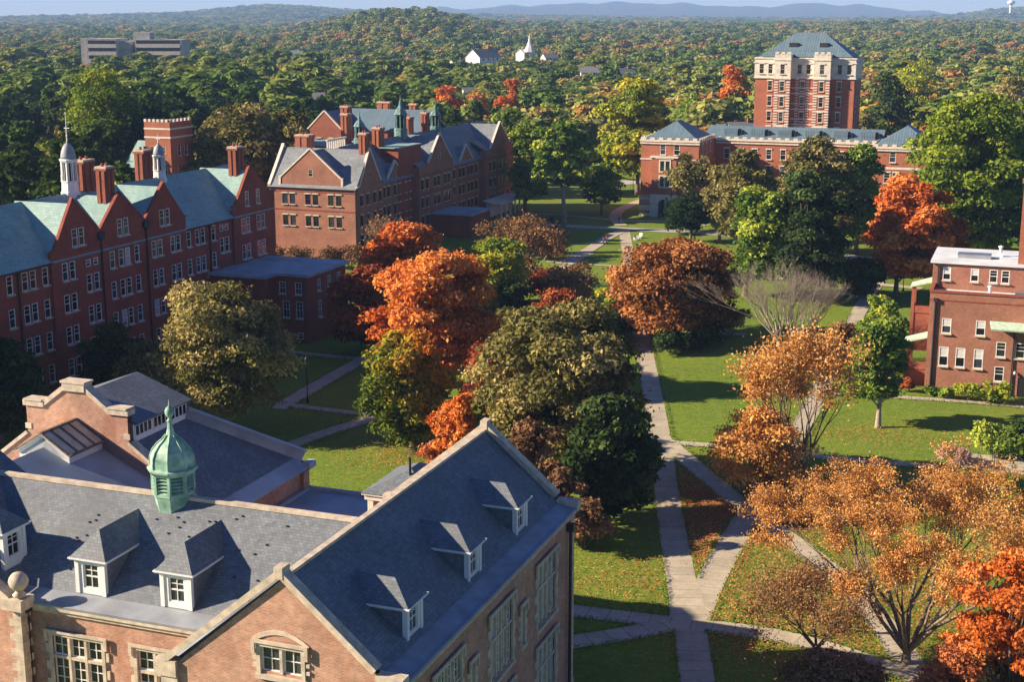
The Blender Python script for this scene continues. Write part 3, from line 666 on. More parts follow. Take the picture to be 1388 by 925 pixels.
for a in (98.2,101.3,104.3): put('ann1',B,'R',-69.4,a,7.0)
m=MB(); m.slab([(-83,91.1,9.95),(-73.8,91.1,9.95),(-73.8,94.2,9.95),(-68.9,94.2,9.95),(-68.9,107,9.95),(-83,107,9.95)],.4); m.build('roof','membrane',B)
m=MB(); m.slab([(-69.4,101,6.0),(-69.4,106.5,6.0),(-65.8,106.5,4.9),(-65.8,102.2,4.9)],.15); m.build('porch_roof','copper_pale',B)
m=MB(); m.box(-69.39,-65.9,101.2,106.4,0,1.3); m.box(-66.3,-65.95,101.3,101.65,1.301,4.8); m.box(-66.3,-65.95,106,106.35,1.301,4.8); m.build('porch','brick_red',B)
# ================================================================ middle hall with slate gables
M2=root('gabled_brick_hall',-101,200,'tall red brick hall with slate roof, stone edged gables and green copper turrets','building')
m=MB(); vB=160.7; uR=-94.2
fr=[(-109.5,10.0),(-107.9,10.0),(-104.6,10.0),(-103.0,10.0),(-99.75,10.0),(-98.1,10.0)]; fr+= [(a,z-4.1) for a,z in fr]
m.wall('F',vB,[(-112.7,0),(uR,0),(uR,13.3),(-97.3,13.3),(-97.4,14.9),(-103.9,20.4),(-110.4,14.9),(-110.5,13.3),(-112.7,13.3)],holes(fr,1.15,2.0)+holes([(-103.9,15.3)],.95,1.4))
sd_=[(162.3,10),(165,10),(168,10),(170.5,10),(173.5,10.2),(175.6,10.2),(178.5,10.2),(180.7,10.2),(183.5,10.2),(185.6,10.2)]
bz=[(188.6,10.2),(191,10.2),(195,10.2),(197,10.2),(200.5,10.2),(202.5,10.2)]; cz=[(206.5,10.2),(209,10.2),(212.5,10.2),(214.5,10.2),(217.5,10.2),(219.5,10.2),(222,10.2)]; ez=[(227.2,10.2),(229.5,10.2),(233,10.2),(235.2,10.2),(238.5,10.2)]
def low3(l): return [(a,z-k*3.75) for a,z in l for k in range(3)]
m.wall('R',uR,[(160.7,0),(172,0),(172,13.4),(171.2,13.6),(166.4,20.3),(161.6,13.6),(160.7,13.3)],holes(low3(sd_[:4]),1.15,2.0)+holes([(166.4,15.2)],.95,1.4))
m.wall('R',uR-.6,[(172,0),(187,0),(187,13.3),(182.9,13.4),(179,16.8),(175.2,13.4),(172,13.3)],holes(low3(sd_[4:]),1.15,2.0))
m.wall('R',uR+.9,[(187,0),(205,0),(205,15.2),(204,15.4),(198,20.9),(191.9,15.2),(187,14.9)],holes(low3(bz),1.15,2.0)+holes([(198,15.6)],.95,1.4))
m.wall('R',uR-.6,[(205,0),(224.5,0),(224.5,13.3),(220.3,13.4),(216.3,16.9),(212.4,13.4),(205,13.3)],holes(low3(cz),1.15,2.0))
m.wall('R',uR+.9,[(224.5,0),(242,0),(242,14.9),(240.5,15.1),(233.5,20.7),(227.4,15.1),(224.5,14.9)],holes(low3(ez),1.15,2.0)+holes([(233.5,15.6)],.95,1.4))
for c in (187,224.5): m.wall('F',c,[(uR-.7,0),(uR+.9,0),(uR+.9,14.9),(uR-.7,14.9)])
for c in (205,242): m.wall('B',c,[(uR-.7 if c<240 else -108,0),(uR+.9,0),(uR+.9,14.9),(uR-.7 if c<240 else -108,14.9)])
m.wall('B',172,[(-112.7,0),(uR,0),(uR,13.4),(-112.7,13.4)]); m.wall('L',-112.7,[(160.7,0),(172,0),(172,13.3),(166.4,20.3),(160.7,13.3)]); m.wall('L',-108,[(172,0),(242,0),(242,13.3),(172,13.3)])
m.build('wall','brick_mid',M2)
for a,z in fr: put('dark',M2,'F',vB,a,z)
put('attic',M2,'F',vB,-103.9,15.3)
for l,c in ((sd_[:4],uR),(sd_[4:],uR-.6),(bz,uR+.9),(cz,uR-.6),(ez,uR+.9)):
    for a,z in low3(l)[:27]: put('dark',M2,'R',c,a,z) if z>2 or a<200 else None
for a,c in ((166.4,uR),(198,uR+.9),(233.5,uR+.9)): put('attic',M2,'R',c,a,15.2 if a<170 else 15.6)
m=MB()
m.slab([(-113,160.2,13.2),(uR-.1,160.2,13.2),(uR-.1,166.4,20.2),(-112.4,166.4,20.2)],.2); m.slab([(-113,172.6,13.2),(uR-.1,172.6,13.2),(uR-.1,166.4,20.2),(-112.4,166.4,20.2)],.2)
m.slab([(uR-.1,172,13.2),(uR-.1,241.6,13.2),(-101,241.6,20.5),(-101,167,20.5)],.2); m.slab([(-108.4,172,13.2),(-108.4,241.6,13.2),(-101,241.6,20.5),(-101,167,20.5)],.2)
def fcross(mb,apu,za,hw_,zb,vf,vb): mb.slab([(apu,vf,za),(apu,vb,za),(apu-hw_,vb,zb),(apu-hw_,vf,zb)],.15); mb.slab([(apu,vf,za),(apu,vb,za),(apu+hw_,vb,zb),(apu+hw_,vf,zb)],.15)
fcross(m,-103.9,20.15,6.4,14.75,161,167)
for ap,za,v0,v1,zb,c in ((179,16.5,175.2,182.9,13.2,uR-.7),(198,20.5,191.8,204.4,14.9,uR+.8),(216.3,16.6,212.4,220.3,13.2,uR-.7),(233.5,20.4,227.2,240.6,14.9,uR+.8)): crossroof(m,ap,za,v0,zb,v1,zb,c,-102)
m.slab([(uR+.8,187,14.95),(uR+.8,192,14.95),(-97,192,17),(-97,187,17)],.2); m.slab([(uR+.8,224.6,14.95),(uR+.8,228,14.95),(-97,228,17),(-97,224.6,17)],.2)
m.build('roof','slate_blue',M2)
m=MB()
coping(m,'F',vB-.12,vB+.4,[(-110.6,13.5),(-110.6+.1,15.2),(-103.9,20.85),(-97.3,15.2)],h=.3); m.box(-97.5,-97.1,vB-.1,vB+.4,13.2,15.3); m.box(-110.7,-110.3,vB-.1,vB+.4,13.2,15.3)
m.build('coping','stone_pale',M2); m=MB(); coping(m,'R',uR-.45,uR+.1,[(160.5,13.7),(161.6,14.0),(166.4,20.7),(171.2,14.0)],h=.3); m.build('coping','stone_pale',M2); m=MB(); coping(m,'R',-113.0,-112.4,[(160.3,13.6),(166.4,20.9),(172.4,13.6)],h=.35); m.build('coping','stone_pale',M2)
for c,p in ((uR-.6,[(175,13.6),(179,17.15),(183,13.6)]),(uR+.9,[(191.7,15.4),(198,21.2),(204.3,15.5)]),(uR-.6,[(212.3,13.6),(216.3,17.2),(220.4,13.6)]),(uR+.9,[(227.2,15.3),(233.5,21.1),(240.8,15.3)])): m=MB(); coping(m,'R',c-.4,c+.08,p,h=.28); m.build('coping','stone_pale',M2)
m=MB(); m.box(-97,-94.1,vB-.35,vB-.0,13.05,13.25); m.box(-112.8,-110.7,vB-.35,vB,13.05,13.25); m.build('gutter','iron',M2)
m=MB(); m.box(-112.72,-94.15,vB-.08,vB-.002,8.9,9.1); m.box(-112.72,-94.15,vB-.08,vB-.002,12.4,12.6); m.box(uR+.9,uR+.99,187,205,9.2,9.4); m.box(uR+.9,uR+.99,187,205,12.9,13.1); m.box(uR+.9,uR+.99,224.5,242,12.9,13.1); m.build('string_course','brick_red',M2)
downpipe('downpipe',M2,[(-94.5,vB-.15,13),(-94.5,vB-.15,0)],.12); downpipe('downpipe',M2,[(-112.4,vB-.15,13),(-112.4,vB-.15,0)],.12)
for u,v,w_,d,z0,z1 in ((-95.4,166.6,1.5,1.9,16,23.3),(-99.4,181,1.7,2.2,17,23.2),(-104,205.5,1.7,2.2,17,23.6),(-101.5,209,1.3,1.8,17,24.4),(-113.2,176,3,2.6,12,21.8),(-109,186,1.5,1.8,12,25.4)): chimney(M2,u,v,w_,d,z0,z1,'brick_tower')
def turret(rt,u,v,zb,zt,s=1.0):
    m=MB(); c=(u,v); h=zt-zb
    m.lathe(c,[(1.9*s,zb-2),(1.9*s,zb+h*.18),(1.55*s,zb+h*.2)],8,ph=R(22.5)); 
    b=m.build('turret','copper_dark',rt)
    m=MB(); m.lathe(c,[(1.15*s,zb+h*.2),(1.15*s,zb+h*.5)],8,1,ph=R(22.5))
    for k in range(8): t=R(22.5+45*k); m.tube((u+1.4*s*math.cos(t),v+1.4*s*math.sin(t),zb+h*.2),(u+1.4*s*math.cos(t),v+1.4*s*math.sin(t),zb+h*.5),.2*s,.2*s,6)
    m.build('belfry',['copper_dark','dark_void'],b)
    m=MB(); m.lathe(c,[(1.5*s,zb+h*.5),(1.95*s,zb+h*.53),(1.7*s,zb+h*.57),(1.35*s,zb+h*.64),(.8*s,zb+h*.7),(.5*s,zb+h*.74),(.45*s,zb+h*.8),(.2*s,zb+h*.86),(.05,zt)],8,ph=R(22.5)); m.build('dome','copper_dark',b)
turret(M2,-101,176,20.2,26.8,.62); turret(M2,-101,195.3,20.3,28.9,.74); turret(M2,-101,213.6,19.8,26.8,.64)
m=MB()
for k in range(9): m.box(-105.2+k*.0,-104.9,170+k*.9,170.35+k*.9,19.6,21.2)
m.box(-105.3,-104.8,169.7,178,21.2,21.5); m.box(-105.3,-104.8,169.7,178,19.3,19.6); m.build('balustrade','stone_pale',M2)
m=MB(); m.box(-96,-84.5,193,204,0,4.6); pc=m.build('entrance_block','brick_red',M2); m=MB(); m.slab([(-96,192.5,4.9),(-84,192.5,4.9),(-84,204.5,4.9),(-96,204.5,4.9)],.3); m.build('block_roof','membrane',pc)
m=MB(); m.box(-93.2,-92,224,236,0,3.2); m.slab([(-93.2,222,3.9),(-93.2,238,3.9),(-88.6,238,3.3),(-88.6,222,3.3)],.2); 
for k in range(6): m.box(-89.0,-88.7,222.3+k*3,222.6+k*3,0,3.2)
m.build('porch','white_paint',M2)
# low porch wing in front-left (seen right of the orange maple)
# ================================================================ tower hall
T=root('tower_hall',-30,255,'nine storey brick and pale stone tower rising behind a long low wing','building')
m=MB(); vP=238.5; vM=255.0; vT=268.0
def banded(mb,side,c,o,h=()): mb.wall(side,c,o,h)
m.wall('F',vP,[(-60.8,4.9),(-47.4,4.9),(-47.4,17.6),(-60.8,17.6)],holes([(-55.7,14.1),(-52.5,14.1)],1.3,2.3)); m.wall('R',-47.4,[(vP,4.9),(vM,4.9),(vM,17.6),(vP,17.6)],holes([(242,14.1),(246,14.1),(250,14.1),(242,10.1),(246,10.1),(242,6.1),(246,6.1)],1.3,2.3))
m.wall('L',-60.8,[(vP,4.9),(vM+12,4.9),(vM+12,17.6),(vP,17.6)]); m.wall('B',vM+12,[(-60.8,4.9),(-47.4,4.9),(-47.4,17.6),(-60.8,17.6)])
mw=[(-44.5+3.3*k,z) for k in range(10) for z in (12.2,8.4)]
m.wall('F',vM,[(-47.4,4.9),(-9.4,4.9),(-9.4,16.8),(-47.4,16.8)],holes(mw,1.3,2.3)); m.wall('B',vM+12,[(-47.4,4.9),(-9.4,4.9),(-9.4,16.8),(-47.4,16.8)])
pr_=[(-5.0,14.1),(-6.0,9.6),(-4.2,9.6),(-6,5.8),(-4.2,5.8)]
m.wall('F',vP,[(-9.4,4.9),(4,4.9),(4,17.6),(-9.4,17.6)],holes(pr_,1.3,2.3)); m.wall('R',4,[(vP,4.9),(vM+12,4.9),(vM+12,17.6),(vP,17.6)]); m.wall('B',vM+12,[(-9.4,4.9),(4,4.9),(4,17.6),(-9.4,17.6)]); m.wall('L',-9.4,[(vP,4.9),(vM,4.9),(vM,17.6),(vP,17.6)])
m.build('wall','brick_tower',T)
for a,z in ((-55.7,14.1),(-52.5,14.1)): put('stonew',T,'F',vP,a,z)
for a,z in [(242,14.1),(246,14.1),(250,14.1),(242,10.1),(246,10.1),(242,6.1),(246,6.1)]: put('stonew',T,'R',-47.4,a,z)
for a,z in mw: put('stonew',T,'F',vM,a,z)
for a,z in pr_: put('stonew',T,'F',vP,a,z)
m=MB()
for a in ((-61,-47.2,vP-.2,vM+12),(-47.19,-9.6,vM-.2,vM+12),(-9.6,4.2,vP-.2,vM+12)): m.box(a[0],a[1],a[2],a[3],0,4.9)
m.build('base_wall','banded',T)
# projecting bay of the left pavilion
m=MB(); m.box(-57.9,-52.2,vP-1.3,vP-.01,5.2,13.5); by=m.build('bay','brick_tower',T)
m=MB(); m.box(-58.1,-52.0,vP-1.5,vP-.01,0,5.19); m.box(-57.0,-52.8,vP-1.55,vP-1.3,13.3,13.9); m.box(-58.3,-51.8,vP-1.6,vP,13.51,13.8)
for z in (7.0,10.5):
    m.box(-56.2,-53.4,vP-1.42,vP-1.3,z-.3,z); m.box(-56.2,-53.4,vP-1.42,vP-1.3,z+2.3,z+2.6); 
    for x in (-56.2,-54.95,-53.7): m.box(x,x+.3,vP-1.42,vP-1.3,z+.001,z+2.299)
m.box(-61,-47.2,vP-.15,vP-.01,12.9,13.2)
m.build('stone_trim','stone_pale',by)
m=MB()
for z in (7.0,10.5): m.box(-55.9,-54.95,vP-1.34,vP-1.3,z,z+2.3); m.box(-54.65,-53.7,vP-1.34,vP-1.3,z,z+2.3)
m.build('pane','glass',by)
m=MB(); m.box(-56.1,-53.7,vP-1.54,vP-1.49,0,3.0)
for k in range(9): 
    t0,t1=R(180*k/9),R(180*(k+1)/9); m.poly([(-54.9,vP-1.54,3.0),(-54.9+1.2*math.cos(t0),vP-1.54,3.0+1.1*math.sin(t0)),(-54.9+1.2*math.cos(t1),vP-1.54,3.0+1.1*math.sin(t1))])
m.build('doorway','dark_void',by)
# parapets
m=MB()
def parapet(mb,u0,u1,v,z,side='F',w=.4):
    mb.box(u0,u1,v-w/2,v+w/2,z,z+.5); n=int(abs(u1-u0)/1.9)
    for k in range(n): x=u0+(u1-u0)*(k+.2)/n; mb.box(x,x+1.0,v-w/2,v+w/2,z+.501,z+.95)
def parapet_v(mb,v0,v1,u,z,w=.4):
    mb.box(u-w/2,u+w/2,v0,v1,z,z+.5); n=max(1,int(abs(v1-v0)/1.9))
    for k in range(n): y=v0+(v1-v0)*(k+.2)/n; mb.box(u-w/2,u+w/2,y,y+1.0,z+.501,z+.95)
parapet(m,-61,-47.2,vP,17.0); parapet_v(m,vP+.25,vM-.3,-47.35,17.0); parapet_v(m,vP+.25,vM,-60.85,17.0); parapet(m,-47.1,-9.7,vM-.05,16.3); parapet(m,-9.6,4.2,vP,17.0)
m.box(-61,-47.2,vP-.32,vP+.2,16.5,16.8); m.box(-47.1,-9.6,vM-.3,vM+.2,15.7,16.0); m.box(-9.6,4.2,vP-.32,vP+.2,16.5,16.8); m.box(-9.6,4.2,vP-.1,vP-.01,12.6,13.1)
m.build('parapet','stone_pale',T)
m=MB()
def hip(mb,u0,u1,v0,v1,z0,z1,ins):
    um,vm=(u0+u1)/2,(v0+v1)/2
    if u1-u0>=v1-v0: P,Q=(u0+ins,vm,z1),(u1-ins,vm,z1)
    else: P,Q=(um,v0+ins,z1),(um,v1-ins,z1)
    a,b,c,d=(u0,v0,z0),(u1,v0,z0),(u1,v1,z0),(u0,v1,z0)
    L=([a,b,Q,P],[b,c,Q],[c,d,P,Q],[d,a,P]) if u1-u0>=v1-v0 else ([a,b,P],[b,c,Q,P],[c,d,Q],[d,a,P,Q])
    for p in L: mb.slab(p,.08)
hip(m,-60.5,-47.7,vP+.3,vM-1,17.5,21.4,5.6); hip(m,-9.2,3.8,vP+.3,vM-1,17.5,21.6,5.8)
m.slab([(-50,vM+.3,16.6),(-9,vM+.3,16.6),(-9,vM+5.5,19.4),(-50,vM+5.5,19.4)],.1); m.slab([(-50,vM+12,16.6),(-9,vM+12,16.6),(-9,vM+5.5,19.4),(-50,vM+5.5,19.4)],.1)
hip(m,-40.2,-18.2,vT+.6,vT+13,35.4,41.0,7.6)
m.build('roof','seam_blue',T)
m=MB()
for u in (-44,-37.6,-31.4,-25,-18.6,-12.4):
    m.box(u-1.6,u+1.6,vM+1.6,vM+4.5,17.2,18.9); m.box(u+1.601,u+2.5,vM+1.9,vM+4.5,17.2,18.6,1)
m.build('roof_dormer',['seam_blue','iron'],T)
# tower body
m=MB(); tz_=[31.4,27.4,23.8,20.2,16.6,13,9.4,5.8]
cu_=[-37.3,-29.6,-21.0]
tw=[(a,z) for a in cu_ for z in tz_[1:]]; 
m.wall('F',vT,[(-40.9,0),(-17.5,0),(-17.5,30.4),(-40.9,30.4)],holes(tw,1.15,2.3)); m.wall('R',-17.5,[(vT,0),(vT+13,0),(vT+13,30.4),(vT,30.4)],holes([(272,z) for z in tz_[1:4]]+[(277,z) for z in tz_[1:4]],1.15,2.3)); m.wall('L',-40.9,[(vT,0),(vT+13,0),(vT+13,30.4),(vT,30.4)]); m.wall('B',vT+13,[(-40.9,0),(-17.5,0),(-17.5,30.4),(-40.9,30.4)])
bo=[]
for u0,u1 in ((-35.9,-32.3),(-26.7,-23.0)):
    uc=(u0+u1)/2; bo.append(uc)
    m.wall('F',vT-1.9,[(u0,0),(u1,0),(u1,30.4),(u0,30.4)],holes([(uc,z) for z in tz_[1:]],1.15,2.3)); m.wall('R',u1,[(vT-1.9,0),(vT,0),(vT,30.4),(vT-1.9,30.4)]); m.wall('L',u0,[(vT-1.9,0),(vT,0),(vT,30.4),(vT-1.9,30.4)])
tb=m.build('tower_wall','brick_tower',T)
m=MB(); tt=[(-39.4,31.4),(-37.3,31.4),(-30.4,31.4),(-28.3,31.4),(-21.0,31.4),(-18.8,31.4)]
m.wall('F',vT-.12,[(-41.1,30.4),(-17.3,30.4),(-17.3,35.2),(-41.1,35.2)],holes(tt,1.15,2.3)); m.wall('R',-17.38,[(vT-.12,30.4),(vT+13.1,30.4),(vT+13.1,35.2),(vT-.12,35.2)]); m.wall('L',-41.02,[(vT-.12,30.4),(vT+13.1,30.4),(vT+13.1,35.2),(vT-.12,35.2)]); m.wall('B',vT+13.1,[(-41.02,30.4),(-17.38,30.4),(-17.38,35.2),(-41.02,35.2)])
m.poly([(-41,vT-.1,35.2),(-17.4,vT-.1,35.2),(-17.4,vT+13,35.2),(-41,vT+13,35.2)])
for (u0,u1),uc in zip(((-36.0,-32.2),(-26.8,-22.9)),bo):
    m.wall('F',vT-2.0,[(u0,30.4),(u1,30.4),(u1,36.0),(u0,36.0)],holes([(uc,31.4)],1.15,2.3)); m.wall('R',u1,[(vT-2.0,30.4),(vT-.12,30.4),(vT-.12,36.0),(vT-2.0,36.0)]); m.wall('L',u0,[(vT-2.0,30.4),(vT-.12,30.4),(vT-.12,36.0),(vT-2.0,36.0)]); m.box(u0,u1,vT-.1,vT+1.2,35.21,36.0); m.poly([(u0,vT-2.0,35.9),(u1,vT-2.0,35.9),(u1,vT-.1,35.9),(u0,vT-.1,35.9)])
m.build('upper_wall','stone_pale',T)
for a,z in tw: put('towerw',T,'F',vT,a,z) if z>15 else None
for z in tz_[1:4]: put('towerw',T,'R',-17.5,272,z); put('towerw',T,'R',-17.5,277,z)
for uc in bo:
    for z in tz_[:5]: put('towerw',T,'F',vT-1.9 if z<31 else vT-2.0,uc,z)
for a,z in tt: put('towerw',T,'F',vT-.12,a,z)
m=MB()
for z in (30.3,33.9,34.9): m.box(-41.25,-17.1,vT-.3,vT+13.2,z,z+.22)
for z in (24.3,26.7,20.7,23.0,17.0,19.4,28.0): m.box(-32.25,-23.02+ -3.7,vT-.06,vT-.002,z,z+.26)
for z in [16.4+.62*k for k in range(23)]:
    for u0,u1 in ((-35.9,-32.3),(-26.7,-23.0)):
        m.box(u0-.06,u0+.9,vT-1.98,vT-1.9,z,z+.3); m.box(u1-.9,u1+.06,vT-1.98,vT-1.9,z,z+.3); m.box(u1+.002,u1+.08,vT-1.88,vT-1.2,z,z+.3)
    m.box(-31.2,-30.5,vT-.07,vT-.002,z,z+.3); m.box(-28.7,-28.0,vT-.07,vT-.002,z,z+.3)
for u0,u1 in ((-36.1,-32.1),(-26.9,-22.8)):
    m.box(u0,u1,vT-2.15,vT-1.9,30.2,30.5); m.box(u0,u1,vT-2.15,vT-2.001,34.6,34.9)
    for k in range(3): x=u0+.2+k*1.4; m.box(x,x+.85,vT-2.1,vT-1.6,36.001,36.6)
    for k in range(4): m.box(u0+.35,u1-.35,vT-1.99,vT-1.9,26.2-k*3.6,26.6-k*3.6)
m.build('stone_trim','stone_pale',tb)
m=MB(); m.box(-33.6,-31.6,vT+3,vT+5,37.5,38.6); m.box(-26.4,-24.4,vT+3,vT+5,37.5,38.6); m.build('roof_dormer','iron',T)

# ================================================================ brick house at the right edge
Gh=root('flat_roofed_brick_house',19,104,'brown brick house with white sash windows and white flat roofs at the right edge','building')
m=MB(); vG=99.3; vU=104.3; u1=34
gw1=[(15.65,7.2),(19.6,7.2)]; gw2=[(15.55,3.1),(17.5,3.1),(19.6,3.1)]; gw3=[(22.1,4.75),(24.3,4.75),(22.1,1.7)]; gw4=[(27,3.1),(29,3.1),(27,7.2)]
m.wall('F',vG,[(13.5,0),(u1,0),(u1,12.2),(13.5,12.2)],holes(gw1,1.1,1.85)+holes(gw2,1.1,2.4)+holes(gw3,1.1,1.85)+[(24.3,0,25.9,2.4)]+holes(gw4,1.1,1.85),.14)
m.wall('F',vU,[(13.3,11),(u1,11),(u1,15.1),(13.3,15.1)],holes([(15.0,12.9),(18.3,12.9),(20.5,12.9),(21.9,12.9),(27,12.9)],.95,1.6),.14)
m.wall('L',13.5,[(vG,0),(vU,0),(vU,12.2),(vG,12.2)]); m.wall('L',13.3,[(vU,0),(115,0),(115,15.1),(vU,15.1)]); m.wall('R',u1,[(vG,0),(115,0),(115,15),(vG,12)]); m.wall('B',115,[(13.3,0),(u1,0),(u1,15.1),(13.3,15.1)])
m.build('wall','brick_mid',Gh)
sash_window('g1',1.1,1.85,cols=0); sash_window('g2',1.1,2.4,cols=0); sash_window('g3',.95,1.6,cols=0)
for a,z in gw1+gw3+gw4: put('g1',Gh,'F',vG,a,z,depth=.14)
for a,z in gw2: put('g2',Gh,'F',vG,a,z,depth=.14)
for a in (15.0,18.3,20.5,21.9,27): put('g3',Gh,'F',vU,a,12.9,depth=.14)
# pale blinds in the upper sashes
for a,z,h in [(a,z,1.85) for a,z in gw1]+[(a,z,2.4) for a,z in gw2]: m=MB(); m.box(a-.45,a+.45,vG+.05,vG+.1-.03,z+h*.5,z+h-.1); m.build('blind','sash_blind',Gh)
for a in (15.0,18.3): m=MB(); m.box(a-.38,a+.38,vU+.05,vU+.07,13.7,14.4); m.build('blind','sash_blind',Gh)
m=MB(); m.slab([(13.8,vG+.3,11.75),(u1,vG+.3,11.75),(u1,vU,11.75),(13.8,vU,11.75)],.2); m.slab([(13.0,vU-.35,15.3),(u1,vU-.35,15.3),(u1,115.3,15.3),(13.0,115.3,15.3)],.3); m.build('roof','membrane_white',Gh)
m=MB(); m.box(13.4,u1,vG-.12,vG+.3,12.2,12.45); m.box(13.4,13.8,vG+.31,vU,12.2,12.45); m.box(13.5,u1,vG-.06,vG-.002,11.2,11.35); m.build('parapet','brick_red',Gh)
m=MB(); m.box(23.2,24.8,104.8,106.6,15.31,26); m.box(23.0,25.0,104.6,106.8,25.2,25.6); m.build('chimney','brick_tower',Gh)
for x,y,z in ((21.0,110,15.31),(20.3,101,11.76)):
    m=MB(); m.box(x-.3,x+.3,y-.3,y+.3,z,z+.5); m.lathe((x,y),[(.18,z+.5),(.18,z+1.1),(.3,z+1.15),(.3,z+1.3),(.05,z+1.4)],10); m.build('roof_vent','white_paint',Gh)
m=MB(); m.box(16,20,107,109,15.31,15.8); m.box(23.2,26,100.6,102.4,11.76,12.5); m.build('roof_unit','steel',Gh)
for v0,z0,nm in ((100.6,5.6,0),(105.8,11.7,1)):
    m=MB(); m.slab([(13.4,v0,z0+.7),(13.4,v0+3.6,z0+.7),(10.6,v0+3.2,z0-.15),(10.6,v0+.2,z0-.15)],.18); pr=m.build('porch_roof','copper_pale',Gh)
    m=MB()
    for a,b in ((v0+.4,v0+.8),(v0+2.8,v0+3.2)): m.box(10.8,11.2,a,b,0,z0-.2)
    m.box(10.8,13.4,v0+.45,v0+.75,z0-2.7-.9,z0-2.7); m.box(10.8,11.1,v0+.81,v0+2.79,z0-3.6,z0-2.7); m.box(11,13.4,v0+.5,v0+3,max(0,z0-8.5),z0-3.7); m.build('porch','brick_rust',Gh)
m=MB(); m.slab([(20.6,vG,9.1),(28,vG,9.1),(28,vG-1.9,8.5),(20.9,vG-1.9,8.5)],.2); m.build('canopy','copper_pale',Gh)
m=MB(); m.box(24.35,25.85,vG+.05,vG+.12,0,2.35); m.build('door','dark_void',Gh)
m=MB(); m.lathe((23.9,vG-.3),[(.05,2.75),(.16,2.85),(.16,3.05),(.05,3.15)],8,smooth=True); m.box(23.86,23.94,vG-.3,vG,3.1,3.16); m.build('wall_lamp','white_paint',Gh)
downpipe('downpipe',Gh,[(14.2,vG-.15,11.4),(14.2,vG-.15,0)],.13); downpipe('downpipe',Gh,[(23.5,vG-.15,8.2),(23.5,vG-.15,0)],.1); downpipe('downpipe',Gh,[(14.0,vU-.15,14.9),(14.0,vU-.15,12)],.1)
# ================================================================ battlemented hall behind, left
a0=UV(D(195,165,285)); b0=UV(D(238,165,285))
K=root('battlemented_hall',a0[0]+5,a0[1]+5,'red brick hall with a battlemented square tower behind the long dormitory','building')
u0,v0=a0[0],min(a0[1],b0[1]); u2=b0[0]; zt=24.4
m=MB(); kw=[(u0+1.6,zt-6.2),(u0+4.2,zt-6.2)]; kl=[(u2-1.6,zt-10.6)]
m.wall('F',v0,[(u0,0),(u2,0),(u2,zt),(u0,zt)],holes(kw,.95,1.4)+holes(kl,1.15,2)); m.wall('R',u2,[(v0,0),(v0+8,0),(v0+8,zt),(v0,zt)],holes([(v0+3,zt-6.8),(v0+5.4,zt-6.8),(v0+3,zt-11)],1.15,2)); m.wall('L',u0,[(v0,0),(v0+8,0),(v0+8,zt),(v0,zt)]); m.wall('B',v0+8,[(u0,0),(u2,0),(u2,zt),(u0,zt)]); m.box(u0+.3,u2-.3,v0+.3,v0+7.7,zt-1,zt-.8)
m.build('wall','brick_tower',K)
for a,z in kw: put('attic',K,'F',v0,a,z)
for a,z in kl: put('towerw',K,'F',v0,a,z)
for a,z in ((v0+3,zt-6.8),(v0+5.4,zt-6.8),(v0+3,zt-11)): put('tall',K,'R',u2,a,z)
m=MB()
for z in (zt-1.5,zt-3.2): m.box(u0-.08,u2+.08,v0-.08,v0+8.08,z,z+.35)
n=6
for k in range(n): x=u0+(u2-u0)*k/n; m.box(x,x+(u2-u0)/n*.55,v0-.05,v0+.3,zt,zt+.55)
for k in range(6): y=v0+8*k/6; m.box(u2-.3,u2+.05,y+.31,y+1.0,zt,zt+.55)
m.build('stone_band','stone_pale',K)
m=MB(); m.box(u2,u2+42,v0+16,v0+27,0,19.2); m.box(u0-6,u0,v0+2,v0+12,0,15); m.build('wing_wall','brick_red',K)
m=MB(); m.slab([(u2-.2,v0+15.5,19.4),(u2+42,v0+15.5,19.4),(u2+42,v0+27.5,19.4),(u2-.2,v0+27.5,19.4)],.2); m.slab([(u0-6.5,v0+1.5,15),(u0,v0+1.5,15),(u0,v0+7,20),(u0-6.5,v0+7,20)],.2); m.slab([(u0-6.5,v0+12.5,15),(u0,v0+12.5,15),(u0,v0+7,20),(u0-6.5,v0+7,20)],.2); m.build('roof','slate_green',K)
chimney(K,u2+1.6,v0+17.5,1.6,1.8,19,25.4,'brick_tower'); chimney(K,u2+5.4,v0+17.5,1.6,1.8,19,25.4,'brick_tower')
# ================================================================ gabled hall behind the middle hall
a0=UV(D(416,165,330)); u0,v0=a0
Q=root('slate_roofed_hall',u0+8,v0+5,'brick hall with a broad blue roof and chimneys behind the turreted hall','building')
z0=D(416,175,330)[2]; zp=D(428,150,330)[2]
m=MB(); m.wall('F',v0,[(u0,0),(u0+9,0),(u0+9,z0),(u0+4.5,zp),(u0,z0)],holes([(u0+3,z0-4),(u0+6,z0-4)],1.15,2)); m.wall('R',u0+9,[(v0,0),(v0+9,0),(v0+9,z0),(v0,z0)]); m.wall('L',u0,[(v0,0),(v0+9,0),(v0+9,z0),(v0,z0)]); m.box(u0+9,u0+27,v0+6,v0+18,0,z0-.5); m.build('wall','brick_rust',Q)
put('dark',Q,'F',v0,u0+3,z0-4); put('dark',Q,'F',v0,u0+6,z0-4)
m=MB(); fcross(m,u0+4.5,zp-.1,5,z0-.5,v0+.3,v0+12); m.slab([(u0+4,v0+5.6,z0-.5),(u0+27.5,v0+5.6,z0-.5),(u0+26,v0+12,zp),(u0+4,v0+12,zp)],.2); m.slab([(u0+4,v0+18.4,z0-.5),(u0+27.5,v0+18.4,z0-.5),(u0+26,v0+12,zp),(u0+4,v0+12,zp)],.2); m.build('roof','seam_blue',Q)
m=MB(); coping(m,'F',v0-.1,v0+.4,[(u0-.2,z0),(u0+4.5,zp+.35),(u0+9.2,z0)],h=.3); m.build('coping','stone_pale',Q)
